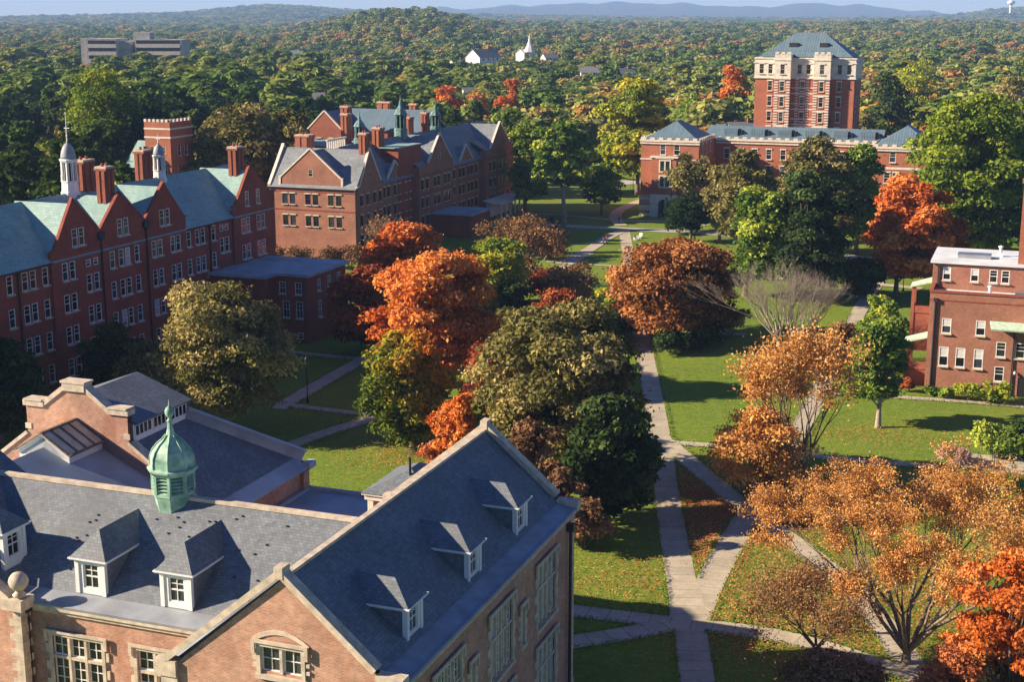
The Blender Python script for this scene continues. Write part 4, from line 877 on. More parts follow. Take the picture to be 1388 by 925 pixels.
chimney(Q,u0+9.6,v0+1,1.9,2.2,z0-2,zp+1.2,'brick_tower'); chimney(Q,u0+13.5,v0+13,3.2,1.2,zp-2,zp+1.6,'brick_tower'); chimney(Q,u0+21,v0+13,1.8,1.2,zp-2,zp+1.3,'brick_tower')
# ================================================================ trees
def leaf_mesh(name,C,N,S,T,mats,extra=None):
    n=len(C); N=N/np.linalg.norm(N,axis=1)[:,None]
    r=RNG.normal(size=(n,3)); a=np.cross(N,r); a/=np.linalg.norm(a,axis=1)[:,None]; b=np.cross(N,a)
    S=S[:,None]; V=np.stack([C+a*S,C+b*S*.62,C-a*S,C-b*S*.62],1).reshape(-1,3)
    # slight fold so that a leaf spray is not one flat card
    V[1::4]+=N*S*.18; V[3::4]+=N*S*.18
    tv=[];tf=[];tm=[]
    if extra is not None and len(extra.v):
        tv=np.array(extra.v,float); off=len(V); nf=len(extra.f)
        allv=np.vstack([V,tv])
    else: allv=V; nf=0
    me=bpy.data.meshes.new(name)
    loops=np.arange(4*n); starts=np.arange(0,4*n,4); tot=np.full(n,4)
    if nf:
        el=np.concatenate([np.array(f)+off for f in extra.f]); et=np.array([len(f) for f in extra.f]); es=np.concatenate([[0],np.cumsum(et)[:-1]])+4*n
        loops=np.concatenate([loops,el]); starts=np.concatenate([starts,es]); tot=np.concatenate([tot,et])
    me.vertices.add(len(allv)); me.vertices.foreach_set('co',allv.astype(np.float32).ravel())
    me.loops.add(len(loops)); me.loops.foreach_set('vertex_index',loops.astype(np.int32))
    me.polygons.add(len(starts)); me.polygons.foreach_set('loop_start',starts.astype(np.int32)); me.polygons.foreach_set('loop_total',tot.astype(np.int32))
    for k in mats: me.materials.append(MATS[k])
    if nf: mi=np.concatenate([np.zeros(n),np.ones(nf)]).astype(np.int32); me.polygons.foreach_set('material_index',mi)
    at=me.attributes.new('tint','FLOAT','FACE'); t=np.zeros(len(starts)); t[:n]=np.clip(T,0,1); at.data.foreach_set('value',t.astype(np.float32))
    me.update(calc_edges=True); me.validate()
    return me
def clumps(R_,zb,zt,K,rng,rcf=(.26,.42),top=1.0,irregular=.34,profile='round'):
    """clump centres and radii filling an uneven crown of radius R_ between heights zb and zt"""
    out=[]; tries=0; h=zt-zb
    lob=[(rng.uniform(0,6.28),rng.uniform(.6,1)) for _ in range(3)]
    while len(out)<K and tries<K*60:
        tries+=1
        rc=R_*rng.uniform(*rcf)
        t=rng.uniform(.08,.96); 
        if profile=='round': w=math.sin(math.pi*min(1,(t*.88+.08)))**.6
        elif profile=='cone': w=(1-t)**.8*1.05+.06
        elif profile=='vase': w=.35+.65*min(1,t*1.5)**.9 if t<.8 else 1.0-.5*(t-.8)/.2
        elif profile=='oval': w=math.sin(math.pi*(t*.9+.05))**.75
        elif profile=='spread': w=(.55+.45*math.sin(math.pi*t)) if t<.85 else .6
        th=rng.uniform(0,6.283); l=1-irregular+irregular*sum(math.cos(th-a)*b for a,b in lob)/1.2
        rr=w*R_*l*rng.uniform(.85,1.12)-rc*.75
        if rr<0: rr=0
        q=rr*(rng.uniform(0,1)**.33 if rng.random()<.75 else rng.uniform(0,1))
        c=np.array([q*math.cos(th),q*math.sin(th),zb+h*t])
        c[2]=min(c[2],zt-rc*.55)
        if all(np.linalg.norm(c-o)> .62*(rc+r)*.8 for o,r in out): out.append((c,rc))
    return out
def leaves_for(cl,n,size,rng,grad=None,tint=(.25,.75),flat=.8,inner=.12,shell=.5):
    vol=np.array([r**2 for _,r in cl]); vol/=vol.sum(); C=[];N=[];T=[]
    for (c,r),f in zip(cl,vol):
        k=max(6,int(n*f)); d=rng.normal(size=(k,3)); d/=np.linalg.norm(d,axis=1)[:,None]
        low=d[:,2]<-.35; d[low,2]*=-1
        # bumps on the clump so its outline is uneven
        ph=rng.uniform(0,6.28,3); bump=1+.24*np.sin(5*d[:,0]+ph[0])*np.sin(6*d[:,1]+ph[1])+.13*np.sin(11*d[:,2]+ph[2])*np.sin(12*d[:,0]+ph[1]); st=rng.random(k)<.07; bump[st]*=rng.uniform(1.05,1.32,st.sum())
        rad=r*(shell+(1.05-shell)*rng.uniform(0,1,k)**.45)*bump
        inn=rng.random(k)<inner; rad[inn]*=rng.uniform(.2,.8,inn.sum())
        P=c+d*rad[:,None]*np.array([1,1,flat])
        C.append(P); N.append(d*.55+rng.normal(size=(k,3))*.5+np.array([0,0,.25]))
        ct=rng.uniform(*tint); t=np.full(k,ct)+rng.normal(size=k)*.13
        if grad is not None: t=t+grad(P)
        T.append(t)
    C=np.vstack(C);N=np.vstack(N);T=np.concatenate(T)
    S=size*.5*1.25*rng.uniform(.65,1.35,len(C))
    return C,N,S,T
def curve_tube(m,p,q,r0,r1,rng,seg=3,n=5,wob=.07,sag=.12):
    p=np.array(p,float);q=np.array(q,float); L=np.linalg.norm(q-p); last=p
    o1=rng.normal(size=3)*wob*L
    for k in range(1,seg+1):
        t=k/seg; x=p+(q-p)*t+o1*math.sin(math.pi*t); x[2]-=sag*L*math.sin(math.pi*t)*(1 if sag>0 else -1)*abs(1)
        m.tube(last,x,r0+(r1-r0)*(k-1)/seg,r0+(r1-r0)*t,n,cap=(k==seg)); last=x
    return last
def trunk_mesh(m,H,zf,r,cl,rng,twigs=3,lean=0,n=8,multi=1):
    for s in range(multi):
        a=rng.uniform(0,6.28); sp=0 if multi==1 else r*1.3
        b0=np.array([sp*math.cos(a),sp*math.sin(a),0]); rr=r if multi==1 else r*.6
        m.tube(b0-[0,0,.3],b0+[0,0,.5],rr*1.45,rr*1.08,n,cap=False); f=b0*1.8+np.array([lean*zf,0,zf]); m.tube(b0+[0,0,.5],f,rr*1.08,rr*.8,n,cap=False)
        top=f*1.0+np.array([rng.normal()*.4,rng.normal()*.4,0]); top[2]=zf+(H-zf)*.62
        curve_tube(m,f,top,rr*.8,rr*.22,rng,seg=4,n=6,wob=.03,sag=0)
    for (c,rc) in cl:
        t=rng.uniform(.0,.75); s=np.array([lean*zf,0,zf])*(1-t)+np.array([lean*zf,0,zf+(H-zf)*.55])*t
        s[2]=min(s[2],max(zf*.85,c[2]-.25*np.linalg.norm(c[:2])))
        e=curve_tube(m,s,c,r*.34*(1-t*.4),r*.09,rng,seg=3,n=5,wob=.06,sag=.1)
        for _ in range(twigs):
            d=rng.normal(size=3); d/=np.linalg.norm(d); d[2]=abs(d[2])*.8; w=c+d*rc*rng.uniform(.7,1.05); s2=s+(c-s)*rng.uniform(.5,1)
            curve_tube(m,s2,w,r*.08,r*.02+.008,rng,seg=2,n=4,wob=.08,sag=0)
def recurse(m,p,d,L,r,depth,rng,tips,spread=.5,up=.25,n=5,k=(2,3)):
    d=d/np.linalg.norm(d); q=p+d*L+rng.normal(size=3)*L*.04
    m.tube(p,q,r,r*.68,n if depth>1 else 3,cap=False)
    if depth==0: tips.append((q,L)); return
    if depth<=2: tips.append((q,L))
    for _ in range(rng.integers(k[0],k[1]+1)):
        nd_=d+rng.normal(size=3)*spread; nd_[2]+=up
        recurse(m,q,nd_,L*rng.uniform(.62,.9),r*rng.uniform(.5,.68),depth-1,rng,tips,spread,up,max(3,n-1),k)
def tree(name,cat,label,x,yb,ytop,wpx,mat,n=9000,size=.42,zb=.22,K=26,prof='round',seed=1,tint=(.25,.75),grad=None,bark='bark',twigs=2,rcf=(.26,.42),tr=None,group=None,pos=None,H=None,R_=None,inner=.12,shell=.5,irr=.36,multi=1,lean=0,fork=None):
    rng=np.random.default_rng(seed)
    p=G(x,yb) if pos is None else np.array(pos)
    if H is None: H=max(2.5,D(x,ytop,p[1])[2]*1.0)
    dist=np.linalg.norm(p-CAM); Rr=R_ or wpx/2*dist/F_PX
    n=int(n*1.45); size=size*.84; K=int(K*1.3); rcf=(rcf[0]*.85,rcf[1]*.9)
    cl=clumps(Rr,H*zb,H,K,rng,rcf=rcf,profile=prof,irregular=irr)
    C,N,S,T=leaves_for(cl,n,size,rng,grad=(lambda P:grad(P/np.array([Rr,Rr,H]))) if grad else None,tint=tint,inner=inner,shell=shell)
    r97=np.percentile(np.linalg.norm(C[:,:2],axis=1),93); f=Rr/r97; C[:,:2]*=f; z99=np.percentile(C[:,2],99.3); fz=H/z99; C[:,2]*=fz
    cl=[(c*np.array([f,f,fz]),r*f) for c,r in cl]; S=S*min(1.25,f)
    if lean: C[:,0]+=C[:,2]*lean
    rt=wroot(name,p,label,cat,group)
    me=leaf_mesh('crown',C,N,S,T,[mat]); o=bpy.data.objects.new('crown',me); COL.objects.link(o); o.parent=rt
    m=MB(); trunk_mesh(m,H,H*(fork or max(zb*.9,.1)),tr or (.012*H+.012*Rr*2+.08),cl,rng,twigs=twigs,multi=multi,lean=lean)
    m.build('trunk',bark,rt)
    return rt
def sparse_tree(name,cat,label,x,yb,ytop,wpx,mat,n=5000,size=.35,seed=1,depth=5,bark='bark_pale',stems=4,fork=.18,spread=.42,up=.22,tr=.28,leafy=1.0,tint=(.3,.8),grad=None,leafmask=None,k=(2,3),stemspread=.55,L0=.26,clr=.9):
    rng=np.random.default_rng(seed); p=G(x,yb); H=D(x,ytop,p[1])[2]; dist=np.linalg.norm(p-CAM); Rr=wpx/2*dist/F_PX
    rt=wroot(name,p,label,cat); m=MB(); tips=[]
    f=np.array([0,0,H*fork]); m.tube((0,0,-.3),(0,0,.4),tr*1.5,tr*1.1,8,cap=False); m.tube((0,0,.4),f,tr*1.1,tr*.9,8,cap=False)
    for s in range(stems):
        a=2*math.pi*(s+rng.uniform(-.3,.3))/stems; d=np.array([math.cos(a)*stemspread,math.sin(a)*stemspread,1.0])
        recurse(m,f,d,H*L0,tr*.6,depth,rng,tips,spread,up,6,k)
    P=np.array([t[0] for t in tips]);
    ex=np.percentile(np.linalg.norm(P[:,:2],axis=1),96); hz=P[:,2].max(); sx=Rr/ex; sz=(H-0)/hz
    m.v=[(v[0]*(1+(sx-1)*min(1,max(0,v[2]/(H*.3)))),v[1]*(1+(sx-1)*min(1,max(0,v[2]/(H*.3)))),v[2]*(1+(sz-1)*min(1,max(0,v[2]/(H*.3))))) for v in m.v]
    m.build('trunk',bark,rt)
    q=np.clip(P[:,2]/(H*.3),0,1)[:,None]; P=P*(1+(np.array([sx,sx,sz])-1)*q)
    if n:
        if leafmask is not None: wgt=np.array([leafmask(v/np.array([Rr,Rr,H])) for v in P]); wgt=np.clip(wgt,0,None)
        else: wgt=np.ones(len(P))
        wgt=wgt*rng.uniform(.0,1,len(P))**1.5; wgt/=wgt.sum(); idx=rng.choice(len(P),n,p=wgt)
        ct=rng.uniform(*tint,len(P)); C=P[idx]+rng.normal(size=(n,3))*clr*np.array([1,1,.7])*rng.uniform(.2,1,(n,1)); T=ct[idx]+rng.normal(size=n)*.1
        if grad is not None: T=T+grad(C/np.array([Rr,Rr,H]))
        N=rng.normal(size=(n,3))+np.array([0,0,.5]); S=size*.6*rng.uniform(.6,1.4,n)
        me=leaf_mesh('crown',C,N,S,T,[mat]); o=bpy.data.objects.new('crown',me); COL.objects.link(o); o.parent=rt
    return rt
def shrub(label,x,yb,ytop,wpx,mat,n=1500,size=.3,seed=1,K=9,cat='shrub',name='shrub',group=None,pos=None,R_=None,H=None,tint=(.25,.75)):
    rng=np.random.default_rng(seed); p=G(x,yb) if pos is None else np.array(pos); H=H or max(.6,D(x,ytop,p[1])[2]); dist=np.linalg.norm(p-CAM); Rr=R_ or wpx/2*dist/F_PX
    cl=[]
    for k in range(K):
        th=rng.uniform(0,6.28); q=Rr*.72*rng.uniform(0,1)**.5; rc=Rr*rng.uniform(.3,.5); rc=min(rc,H*.55); cl.append((np.array([q*math.cos(th),q*math.sin(th),rng.uniform(.25,.95)*(H-rc)]) ,rc))
    C,N,S,T=leaves_for(cl,n,size,rng,tint=tint); C[:,2]=np.abs(C[:,2])
    m=MB()
    for c,r in cl: m.tube((0,0,-.1),tuple(c),.06,.02,4,cap=False)
    me=leaf_mesh(name,C,N,S,T,[mat,'bark'],m); o=bpy.data.objects.new(name,me); COL.objects.link(o); o.location=p; tag(o,label,cat,group); return o
X_=lambda P:P[:,0]
# ---- quad trees
tree('oak_tree','tree','large olive green tree in front of the long dormitory, left of the quad paths',268,590,390,215,'leaf_olive',n=35100,size=0.34,zb=.12,K=46,prof='spread',seed=3,irr=.5,rcf=(.18,.34),tint=(.05,.8))
tree('oak_tree','tree','low left lobe of the large olive tree before the long dormitory',196,556,462,92,'leaf_olive',n=7500,size=.38,zb=.1,K=24,seed=303,tint=(.1,.8),inner=.2)  # lobe of the large olive tree, added with its own trunk and crown
tree('oak_tree','tree','dark shaded tree at the left edge beside the brick gable',2,600,462,105,'leaf_dark',n=9000,size=.42,zb=.1,K=22,seed=4)
tree('yew_tree','tree','small dark green tree against the long dormitory wall',152,545,440,84,'leaf_dark',n=6500,size=.36,zb=.03,K=18,seed=5,prof='oval')
tree('maple_tree','tree','bright orange maple with a rounded top beside the gabled hall',556,420,306,112,'leaf_orange',n=12000,size=.5,zb=.12,K=26,seed=6,tint=(.4,1.0),rcf=(.2,.34))
tree('maple_tree','tree','rust red maple in shade beside the flat roofed annex',503,478,365,98,'leaf_rust',n=10000,size=.45,zb=.08,K=22,seed=7,tint=(.25,.7))
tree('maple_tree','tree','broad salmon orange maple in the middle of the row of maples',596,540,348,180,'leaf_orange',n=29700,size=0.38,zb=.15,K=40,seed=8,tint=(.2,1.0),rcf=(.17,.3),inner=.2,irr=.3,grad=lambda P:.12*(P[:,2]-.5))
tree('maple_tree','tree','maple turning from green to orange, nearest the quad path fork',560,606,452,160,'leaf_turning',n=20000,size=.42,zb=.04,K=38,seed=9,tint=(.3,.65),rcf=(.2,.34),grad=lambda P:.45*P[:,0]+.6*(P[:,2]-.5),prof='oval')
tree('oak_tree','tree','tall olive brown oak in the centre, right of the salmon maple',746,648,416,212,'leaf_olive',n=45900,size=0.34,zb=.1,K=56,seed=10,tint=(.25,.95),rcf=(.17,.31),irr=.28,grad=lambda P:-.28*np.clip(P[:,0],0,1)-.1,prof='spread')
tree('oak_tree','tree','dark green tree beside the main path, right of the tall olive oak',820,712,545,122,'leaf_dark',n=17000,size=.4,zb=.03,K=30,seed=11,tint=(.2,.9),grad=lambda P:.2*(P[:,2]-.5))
tree('maple_tree','tree','small orange maple low behind the near roof gable',628,655,538,84,'leaf_orange',n=6000,size=.36,zb=.1,K=16,seed=12,tint=(.3,.9))
tree('maple_tree','tree','brown thinning maple touching the near gable peak',712,728,575,130,'leaf_brown',n=8000,size=.34,zb=.05,K=26,seed=13,tint=(.1,.9),inner=.3,rcf=(.16,.26))
shrub('low brown shrub at the foot of the near gable wall',790,745,665,76,'leaf_brown',n=5000,size=.32,seed=14,K=16)
shrub('orange brown shrub in the lawn left of the near gable peak',598,650,598,52,'leaf_salmon',n=2600,size=.3,seed=15)
tree('elm_tree','tree','yellow green tree behind the salmon maple',680,418,326,100,'leaf_lime',n=9000,size=.46,zb=.1,K=24,seed=16,tint=(.3,.9))
sparse_tree('birch_tree','tree','pinkish half bare tree right of the yellow green tree behind the maples',722,392,298,110,'leaf_brown',n=6500,size=.38,seed=17,tint=(.1,.7),bark='bark_pale',depth=4,tr=.2)
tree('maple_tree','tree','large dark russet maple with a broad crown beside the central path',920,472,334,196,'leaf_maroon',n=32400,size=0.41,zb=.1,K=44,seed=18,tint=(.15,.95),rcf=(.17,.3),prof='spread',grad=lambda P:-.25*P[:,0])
tree('maple_tree','tree','small yellow green maple at the left foot of the dark red maple',842,440,372,52,'leaf_lime',n=4500,size=.45,zb=.05,K=14,seed=19,tint=(.2,.8))
for i,(x,yb,yt,w,mt,lb) in enumerate([(775,412,352,92,'leaf_brown','reddish brown shrub mass beyond the yellow green tree'),(735,405,358,60,'leaf_rust','dull red shrub left of the reddish brown shrub mass'),(800,452,408,64,'leaf_green','low green shrub left of where the main path vanishes'),(845,458,420,50,'leaf_dark','dark low shrub in front of the path opening under the red maple'),(770,440,398,64,'leaf_rust','rust coloured low shrub between the two olive trees'),(700,430,380,60,'leaf_dark','dark shrub under the yellow green tree'),(908,478,440,66,'leaf_dark','dark shrub below the dark red maple'),(955,472,432,60,'leaf_dark','dark shrub at the right foot of the dark red maple'),(992,455,415,46,'leaf_olive','olive shrub right of the dark red maple')]):
    shrub(lb,x,yb,yt,w,mt,n=3200,size=.42,seed=30+i,K=12)
for i,(x,yb,yt,w,mt,lb,n_) in enumerate([(640,470,392,74,'leaf_brown','brown thin tree behind the salmon maple on its right',6500),(655,560,470,76,'leaf_rust','dark russet tree between the salmon maple and the tall oak',6500),(760,470,395,80,'leaf_rust','low russet tree behind the tall oak',6000),(690,500,420,70,'leaf_olive','low olive tree filling the gap right of the salmon maple',6500),(530,500,430,60,'leaf_rust','dark russet tree at the left foot of the salmon maple',5000),(735,350,318,44,'leaf_brown','small brown tree beyond the yellow green tree',3000),(870,440,385,60,'leaf_rust','russet tree at the left flank of the dark red maple',4500)]):
    tree('maple_tree','tree',lb,x,yb,yt,w,mt,n=n_,size=.42,zb=.06,K=20,seed=500+i,tint=(.1,.85),inner=.25)
# cluster of tall green trees in front of the tower hall
tree('oak_tree','tree','dark olive tree left in the cluster before the low tower wing',1003,352,206,84,'leaf_olive',n=11000,size=.6,zb=.15,K=26,seed=40,tint=(.0,.55))
tree('oak_tree','tree','big sunlit olive green tree at the front of the cluster',1010,402,258,118,'leaf_green',n=17000,size=.55,zb=.1,K=38,seed=41,tint=(.2,.95),rcf=(.2,.33))
tree('oak_tree','tree','large dark green tree right in the front of the cluster',1078,408,238,112,'leaf_dark',n=16000,size=.55,zb=.06,K=34,seed=42,tint=(.1,.9),rcf=(.2,.33))
tree('oak_tree','tree','brown olive tree against the long wing, centre of the cluster',1098,342,190,84,'leaf_olive',n=12000,size=.6,zb=.1,K=28,seed=43,tint=(.05,.6))
tree('elm_tree','tree','green tree left of the bright orange maple against the wing',1160,345,200,82,'leaf_green',n=12000,size=.6,zb=.1,K=28,seed=44,tint=(.15,.85))
tree('oak_tree','tree','dull olive tree behind the bright orange maple on its left',1130,372,262,70,'leaf_olive',n=9000,size=.55,zb=.1,K=22,seed=45,tint=(.0,.45))
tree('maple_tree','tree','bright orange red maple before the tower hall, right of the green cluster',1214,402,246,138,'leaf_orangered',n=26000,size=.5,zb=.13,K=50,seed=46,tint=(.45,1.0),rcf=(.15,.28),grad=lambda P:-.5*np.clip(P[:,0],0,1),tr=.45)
tree('elm_tree','tree','big yellow green tree right of the orange maple, reaching the tower hall roof',1300,352,132,172,'leaf_lime',n=28000,size=.6,zb=.12,K=60,seed=47,tint=(.0,.5),rcf=(.16,.3))
tree('elm_tree','tree','green tree with a pale trunk behind the flat roofed house',1310,345,250,108,'leaf_green',n=12000,size=.55,zb=.2,K=28,seed=48,tint=(.3,.95),bark='bark_pale')
tree('elm_tree','tree','green tree at the right edge above the house chimney',1392,360,180,100,'leaf_green',n=10000,size=.6,zb=.1,K=26,seed=49,tint=(.0,.6))
tree('maple_tree','tree','small yellow tree low behind the flat roofed house',1345,350,305,66,'leaf_lime',n=4000,size=.5,zb=.1,K=14,seed=50,tint=(.3,.8))
tree('oak_tree','tree','dark low tree under the orange maple beside the right path',1160,402,352,60,'leaf_dark',n=5000,size=.5,zb=.05,K=14,seed=51)
shrub('dark rounded shrub at the foot of the bright orange maple',1144,388,360,26,'leaf_dark',n=1500,size=.4,seed=52)
# around the left pavilion of the tower hall
sparse_tree('linden_tree','tree','thin olive tree in front of the left pavilion of the tower hall',938,318,212,58,'leaf_olive',n=6500,size=.5,seed=53,tint=(.0,.6),depth=4,tr=.25,stems=3,fork=.3,k=(2,3))
shrub('very dark round shrub beside the pavilion doorway',920,316,268,62,'leaf_dark',n=4200,size=.5,seed=54,tint=(.0,.2))
tree('yew_tree','tree','very dark small tree before the left pavilion steps',936,328,262,56,'leaf_dark',n=4000,size=.45,zb=.2,K=14,seed=55,tint=(.0,.2))
tree('oak_tree','tree','olive tree between the left pavilion and the green cluster',975,330,226,56,'leaf_olive',n=8000,size=.55,zb=.1,K=20,seed=56,tint=(.05,.7))
tree('elm_tree','tree','tall yellow green tree left of the tower hall pavilion',864,264,110,104,'leaf_lime',n=19000,size=.75,zb=.12,K=44,seed=57,tint=(.3,.95),rcf=(.16,.28))
tree('elm_tree','tree','large green tree with a visible grey trunk on the far lawn',765,301,168,98,'leaf_green',n=17000,size=.65,zb=.34,K=38,seed=58,tint=(.25,1.0),bark='bark_pale',rcf=(.16,.28),tr=.5,lean=-.05,irr=.35)
tree('maple_tree','tree','small green tree right of the grey trunked tree on the far lawn',815,291,222,50,'leaf_green',n=5500,size=.5,zb=.15,K=16,seed=59,tint=(.1,.7))
tree('elm_tree','tree','lime green tree beside the far end of the turreted hall',712,288,172,72,'leaf_lime',n=12000,size=.65,zb=.12,K=30,seed=60,tint=(.1,.75))
tree('elm_tree','tree','green tree behind the lime tree near the turreted hall',690,262,150,60,'leaf_green',n=7000,size=.65,zb=.1,K=18,seed=61,tint=(.3,.9))
for i,(x,yb,yt,w,mt,lb) in enumerate([(752,322,293,22,'leaf_rust','small red shrub at the lawn road edge'),(718,320,292,16,'leaf_dark','dark pointed shrub at the lawn road edge'),(733,322,298,14,'leaf_green','small green shrub between the dark and the red shrub'),(768,322,302,18,'leaf_pink','pale pink shrub right of the small red shrub')]):
    shrub(lb,x,yb,yt,w,mt,n=1100,size=.4,seed=70+i,K=7)
# thin trees by the turreted hall
sparse_tree('birch_tree','tree','bare grey brown tree before the corner of the gabled hall',525,372,292,62,'leaf_brown',n=900,size=.35,seed=80,depth=5,tr=.2,bark='bark_pale')
for i,(x,yb,yt,w) in enumerate([(405,362,328,56),(440,365,326,48),(475,366,322,44),(378,358,330,30)]):
    shrub(['low brown climbing shrub at the wall foot of the gabled hall, second from the left','brown shrub at the wall foot of the gabled hall, third from the left','rough brown shrub at the right corner of the gabled hall wall','small brown shrub at the left corner of the gabled hall wall'][i],x,yb,yt,w,'leaf_brown',n=1500,size=.35,seed=84+i,K=9,tint=(.1,.7))
sparse_tree('birch_tree','tree','pinkish brown half bare tree below the end gable of the turreted hall',702,352,298,96,'leaf_brown',n=4200,size=.36,seed=90,depth=4,tr=.18,tint=(.0,.5))
# right half of the quad
sparse_tree('ash_tree','tree','bare grey tree behind the orange half bare tree',1066,500,352,168,'leaf_brown',bark='bark_pale',n=0,seed=91,depth=7,tr=.22,stems=10,fork=.08,spread=.22,up=.22,stemspread=.42,k=(2,3),L0=.17)
sparse_tree('maple_tree','tree','orange half bare maple with a dark trunk beside the path crossing',1081,690,440,196,'leaf_amber',n=16000,size=.24,seed=92,depth=7,tr=.36,stems=6,fork=.14,spread=.3,up=.16,tint=(.3,.95),bark='bark',clr=.8,L0=.2,k=(2,3),stemspread=.45,leafmask=lambda q:(2.4 if q[2]<.6 and q[0]<.2 else .35)*(1.0 if q[0]<.5 else .35))
tree('maple_tree','tree','low orange boughs of the half bare maple, left of its trunk',1030,684,552,140,'leaf_amber',n=9000,size=.25,zb=.12,K=22,seed=93,tint=(.35,.95),rcf=(.2,.3),inner=.3)  # lower crown of the half bare maple, added as a second tree
tree('pear_tree','tree','small green tree with a pale slim trunk on the lawn before the brick house',1190,580,438,88,'leaf_green',n=11000,size=.36,zb=.2,K=28,seed=94,tint=(.25,.9),rcf=(.2,.32),bark='bark_pale')
tree('hawthorn_tree','tree','brown thinning tree left of the small green tree on the lawn',1150,520,440,60,'leaf_brown',n=3000,size=.34,zb=.2,K=16,seed=95,inner=.3)
shrub('bright green shrub beside the long right path',1196,442,396,50,'leaf_green',n=3600,size=.38,seed=96,K=14,tint=(.4,1.0))
shrub('green shrub behind the slim trunked tree at the house corner',1222,470,425,36,'leaf_green',n=1800,size=.36,seed=97)
for i,(x,yb,yt,w,mt,lb) in enumerate([(1345,546,514,46,'leaf_lime','yellow green shrub at the right end of the bed under the house windows'),(1308,543,512,42,'leaf_lime','yellow green shrub in the middle of the bed under the house windows'),(1262,536,522,22,'leaf_green','small green shrub at the house corner downpipe'),(1232,532,510,24,'leaf_rust','reddish shrub at the house porch'),(1282,540,520,24,'leaf_green','green shrub below the house basement window')]):
    shrub(lb,x,yb,yt,w,mt,n=1700,size=.28,seed=100+i,K=9)
shrub('pinkish white shrub at the end of the cross path by the patio',1292,634,600,44,'leaf_pink',n=1600,size=.22,seed=110,tint=(.4,1.0))
shrub('pink flowering shrub below the patio edge',1262,676,640,50,'leaf_pink',n=1700,size=.22,seed=111,tint=(.2,.9))
for i,(x,yb,yt,w,mt,lb) in enumerate([(1352,628,572,64,'leaf_green','broad green shrub behind the patio railing'),(1388,622,556,60,'leaf_dark','dark green shrub at the right edge behind the patio'),(1366,720,640,70,'leaf_green','green shrub at the right edge below the patio'),(1392,790,690,70,'leaf_dark','dark shrub at the right edge above the orange maple')]):
    shrub(lb,x,yb,yt,w,mt,n=3600,size=.3,seed=112+i,K=12,tint=(.3,.9))
sparse_tree('elm_tree','tree','very large half bare tree with orange leaves and many pale limbs, lower right',1228,900,622,380,'leaf_amber',n=90000,size=.125,seed=120,depth=9,tr=.30,stems=9,fork=.05,spread=.26,up=.14,stemspread=.62,tint=(.1,.95),bark='bark_mid',L0=.17,k=(2,2),clr=.48,leafmask=lambda q:1.0 if q[0]<.1 else .55)
tree('maple_tree','tree','dense orange maple at the lower right corner',1362,985,752,160,'leaf_orange',n=30000,size=.19,zb=.1,K=40,seed=121,tint=(.3,1.0),rcf=(.14,.26),inner=.3,irr=.3)
tree('maple_tree','tree','brownish orange tree at the bottom edge below the large half bare tree',1120,985,885,150,'leaf_brown',n=12000,size=.17,zb=.15,K=26,seed=122,tint=(.2,.8))
sparse_tree('maple_tree','tree','brown orange sparse tree low beside the trunk of the large half bare tree',1105,905,770,180,'leaf_brown',n=14000,size=.13,seed=123,depth=6,tr=.2,stems=5,fork=.2,tint=(.2,.9),bark='bark',clr=.9,stemspread=.8,up=.12)
tree('maple_tree','tree','pale salmon maple at the bottom edge under the large half bare tree',1265,1010,880,120,'leaf_salmon',n=12000,size=.16,zb=.2,K=20,seed=124,tint=(.1,.7),inner=.3)
# behind the long dormitory, between the halls
tree('willow_tree','tree','tall olive tree between the two dormitories',342,322,146,126,'leaf_olive',n=15000,size=.7,zb=.1,K=34,seed=130,tint=(.05,.6),irr=.3)
tree('willow_tree','tree','olive tree behind the chimney of the long dormitory',302,320,172,84,'leaf_olive',n=8000,size=.65,zb=.1,K=22,seed=131,tint=(.0,.5))
tree('willow_tree','tree','olive tree touching the left gable of the gabled hall',394,322,152,70,'leaf_olive',n=8000,size=.65,zb=.1,K=22,seed=132,tint=(.05,.6))

for i,(x,yb,yt,w,mt,cat_,lb) in enumerate([(130,288,98,118,'leaf_lime','elm_tree','big yellow green tree standing out before the pines at the left'),(603,205,118,44,'leaf_orange','maple_tree','small orange tree right of the tallest green turret'),(652,208,128,46,'leaf_amber','maple_tree','golden orange tree beyond the end of the turreted hall'),(697,205,108,46,'leaf_orange','maple_tree','orange tree above the lime trees right of the turreted hall'),(383,205,102,26,'leaf_lime','maple_tree','single bright yellow tree in the pines above the gabled hall'),(748,215,142,76,'leaf_green','elm_tree','green tree behind the grey trunked tree'),(986,205,90,46,'leaf_orange','maple_tree','orange tree just left of the tower top'),(1004,205,112,42,'leaf_lime','maple_tree','yellow tree touching the left side of the tower'),(1236,205,84,66,'leaf_lime','elm_tree','yellow green tree right of the tower in the wood'),(1362,215,104,70,'leaf_olive','willow_tree','pale olive tree at the right edge above the yellow green trees'),(1195,225,100,60,'leaf_dark','oak_tree','dark tree immediately right of the tower'),(940,215,130,62,'leaf_green','elm_tree','green tree between the pavilion and the tower'),(985,218,140,50,'leaf_dark','pine_tree','dark tree at the left foot of the tower')]):
    tree(cat_,'tree',lb,x,yb,yt,w,mt,n=(12000 if i==0 else 3800),size=(.6 if i==0 else .75),zb=.12,K=(34 if i==0 else 26),rcf=(.24,.42),seed=700+i,tint=(.3,.9) if mt!='leaf_lime' else (.35,1.0) if i!=0 else (.0,.6),twigs=0)
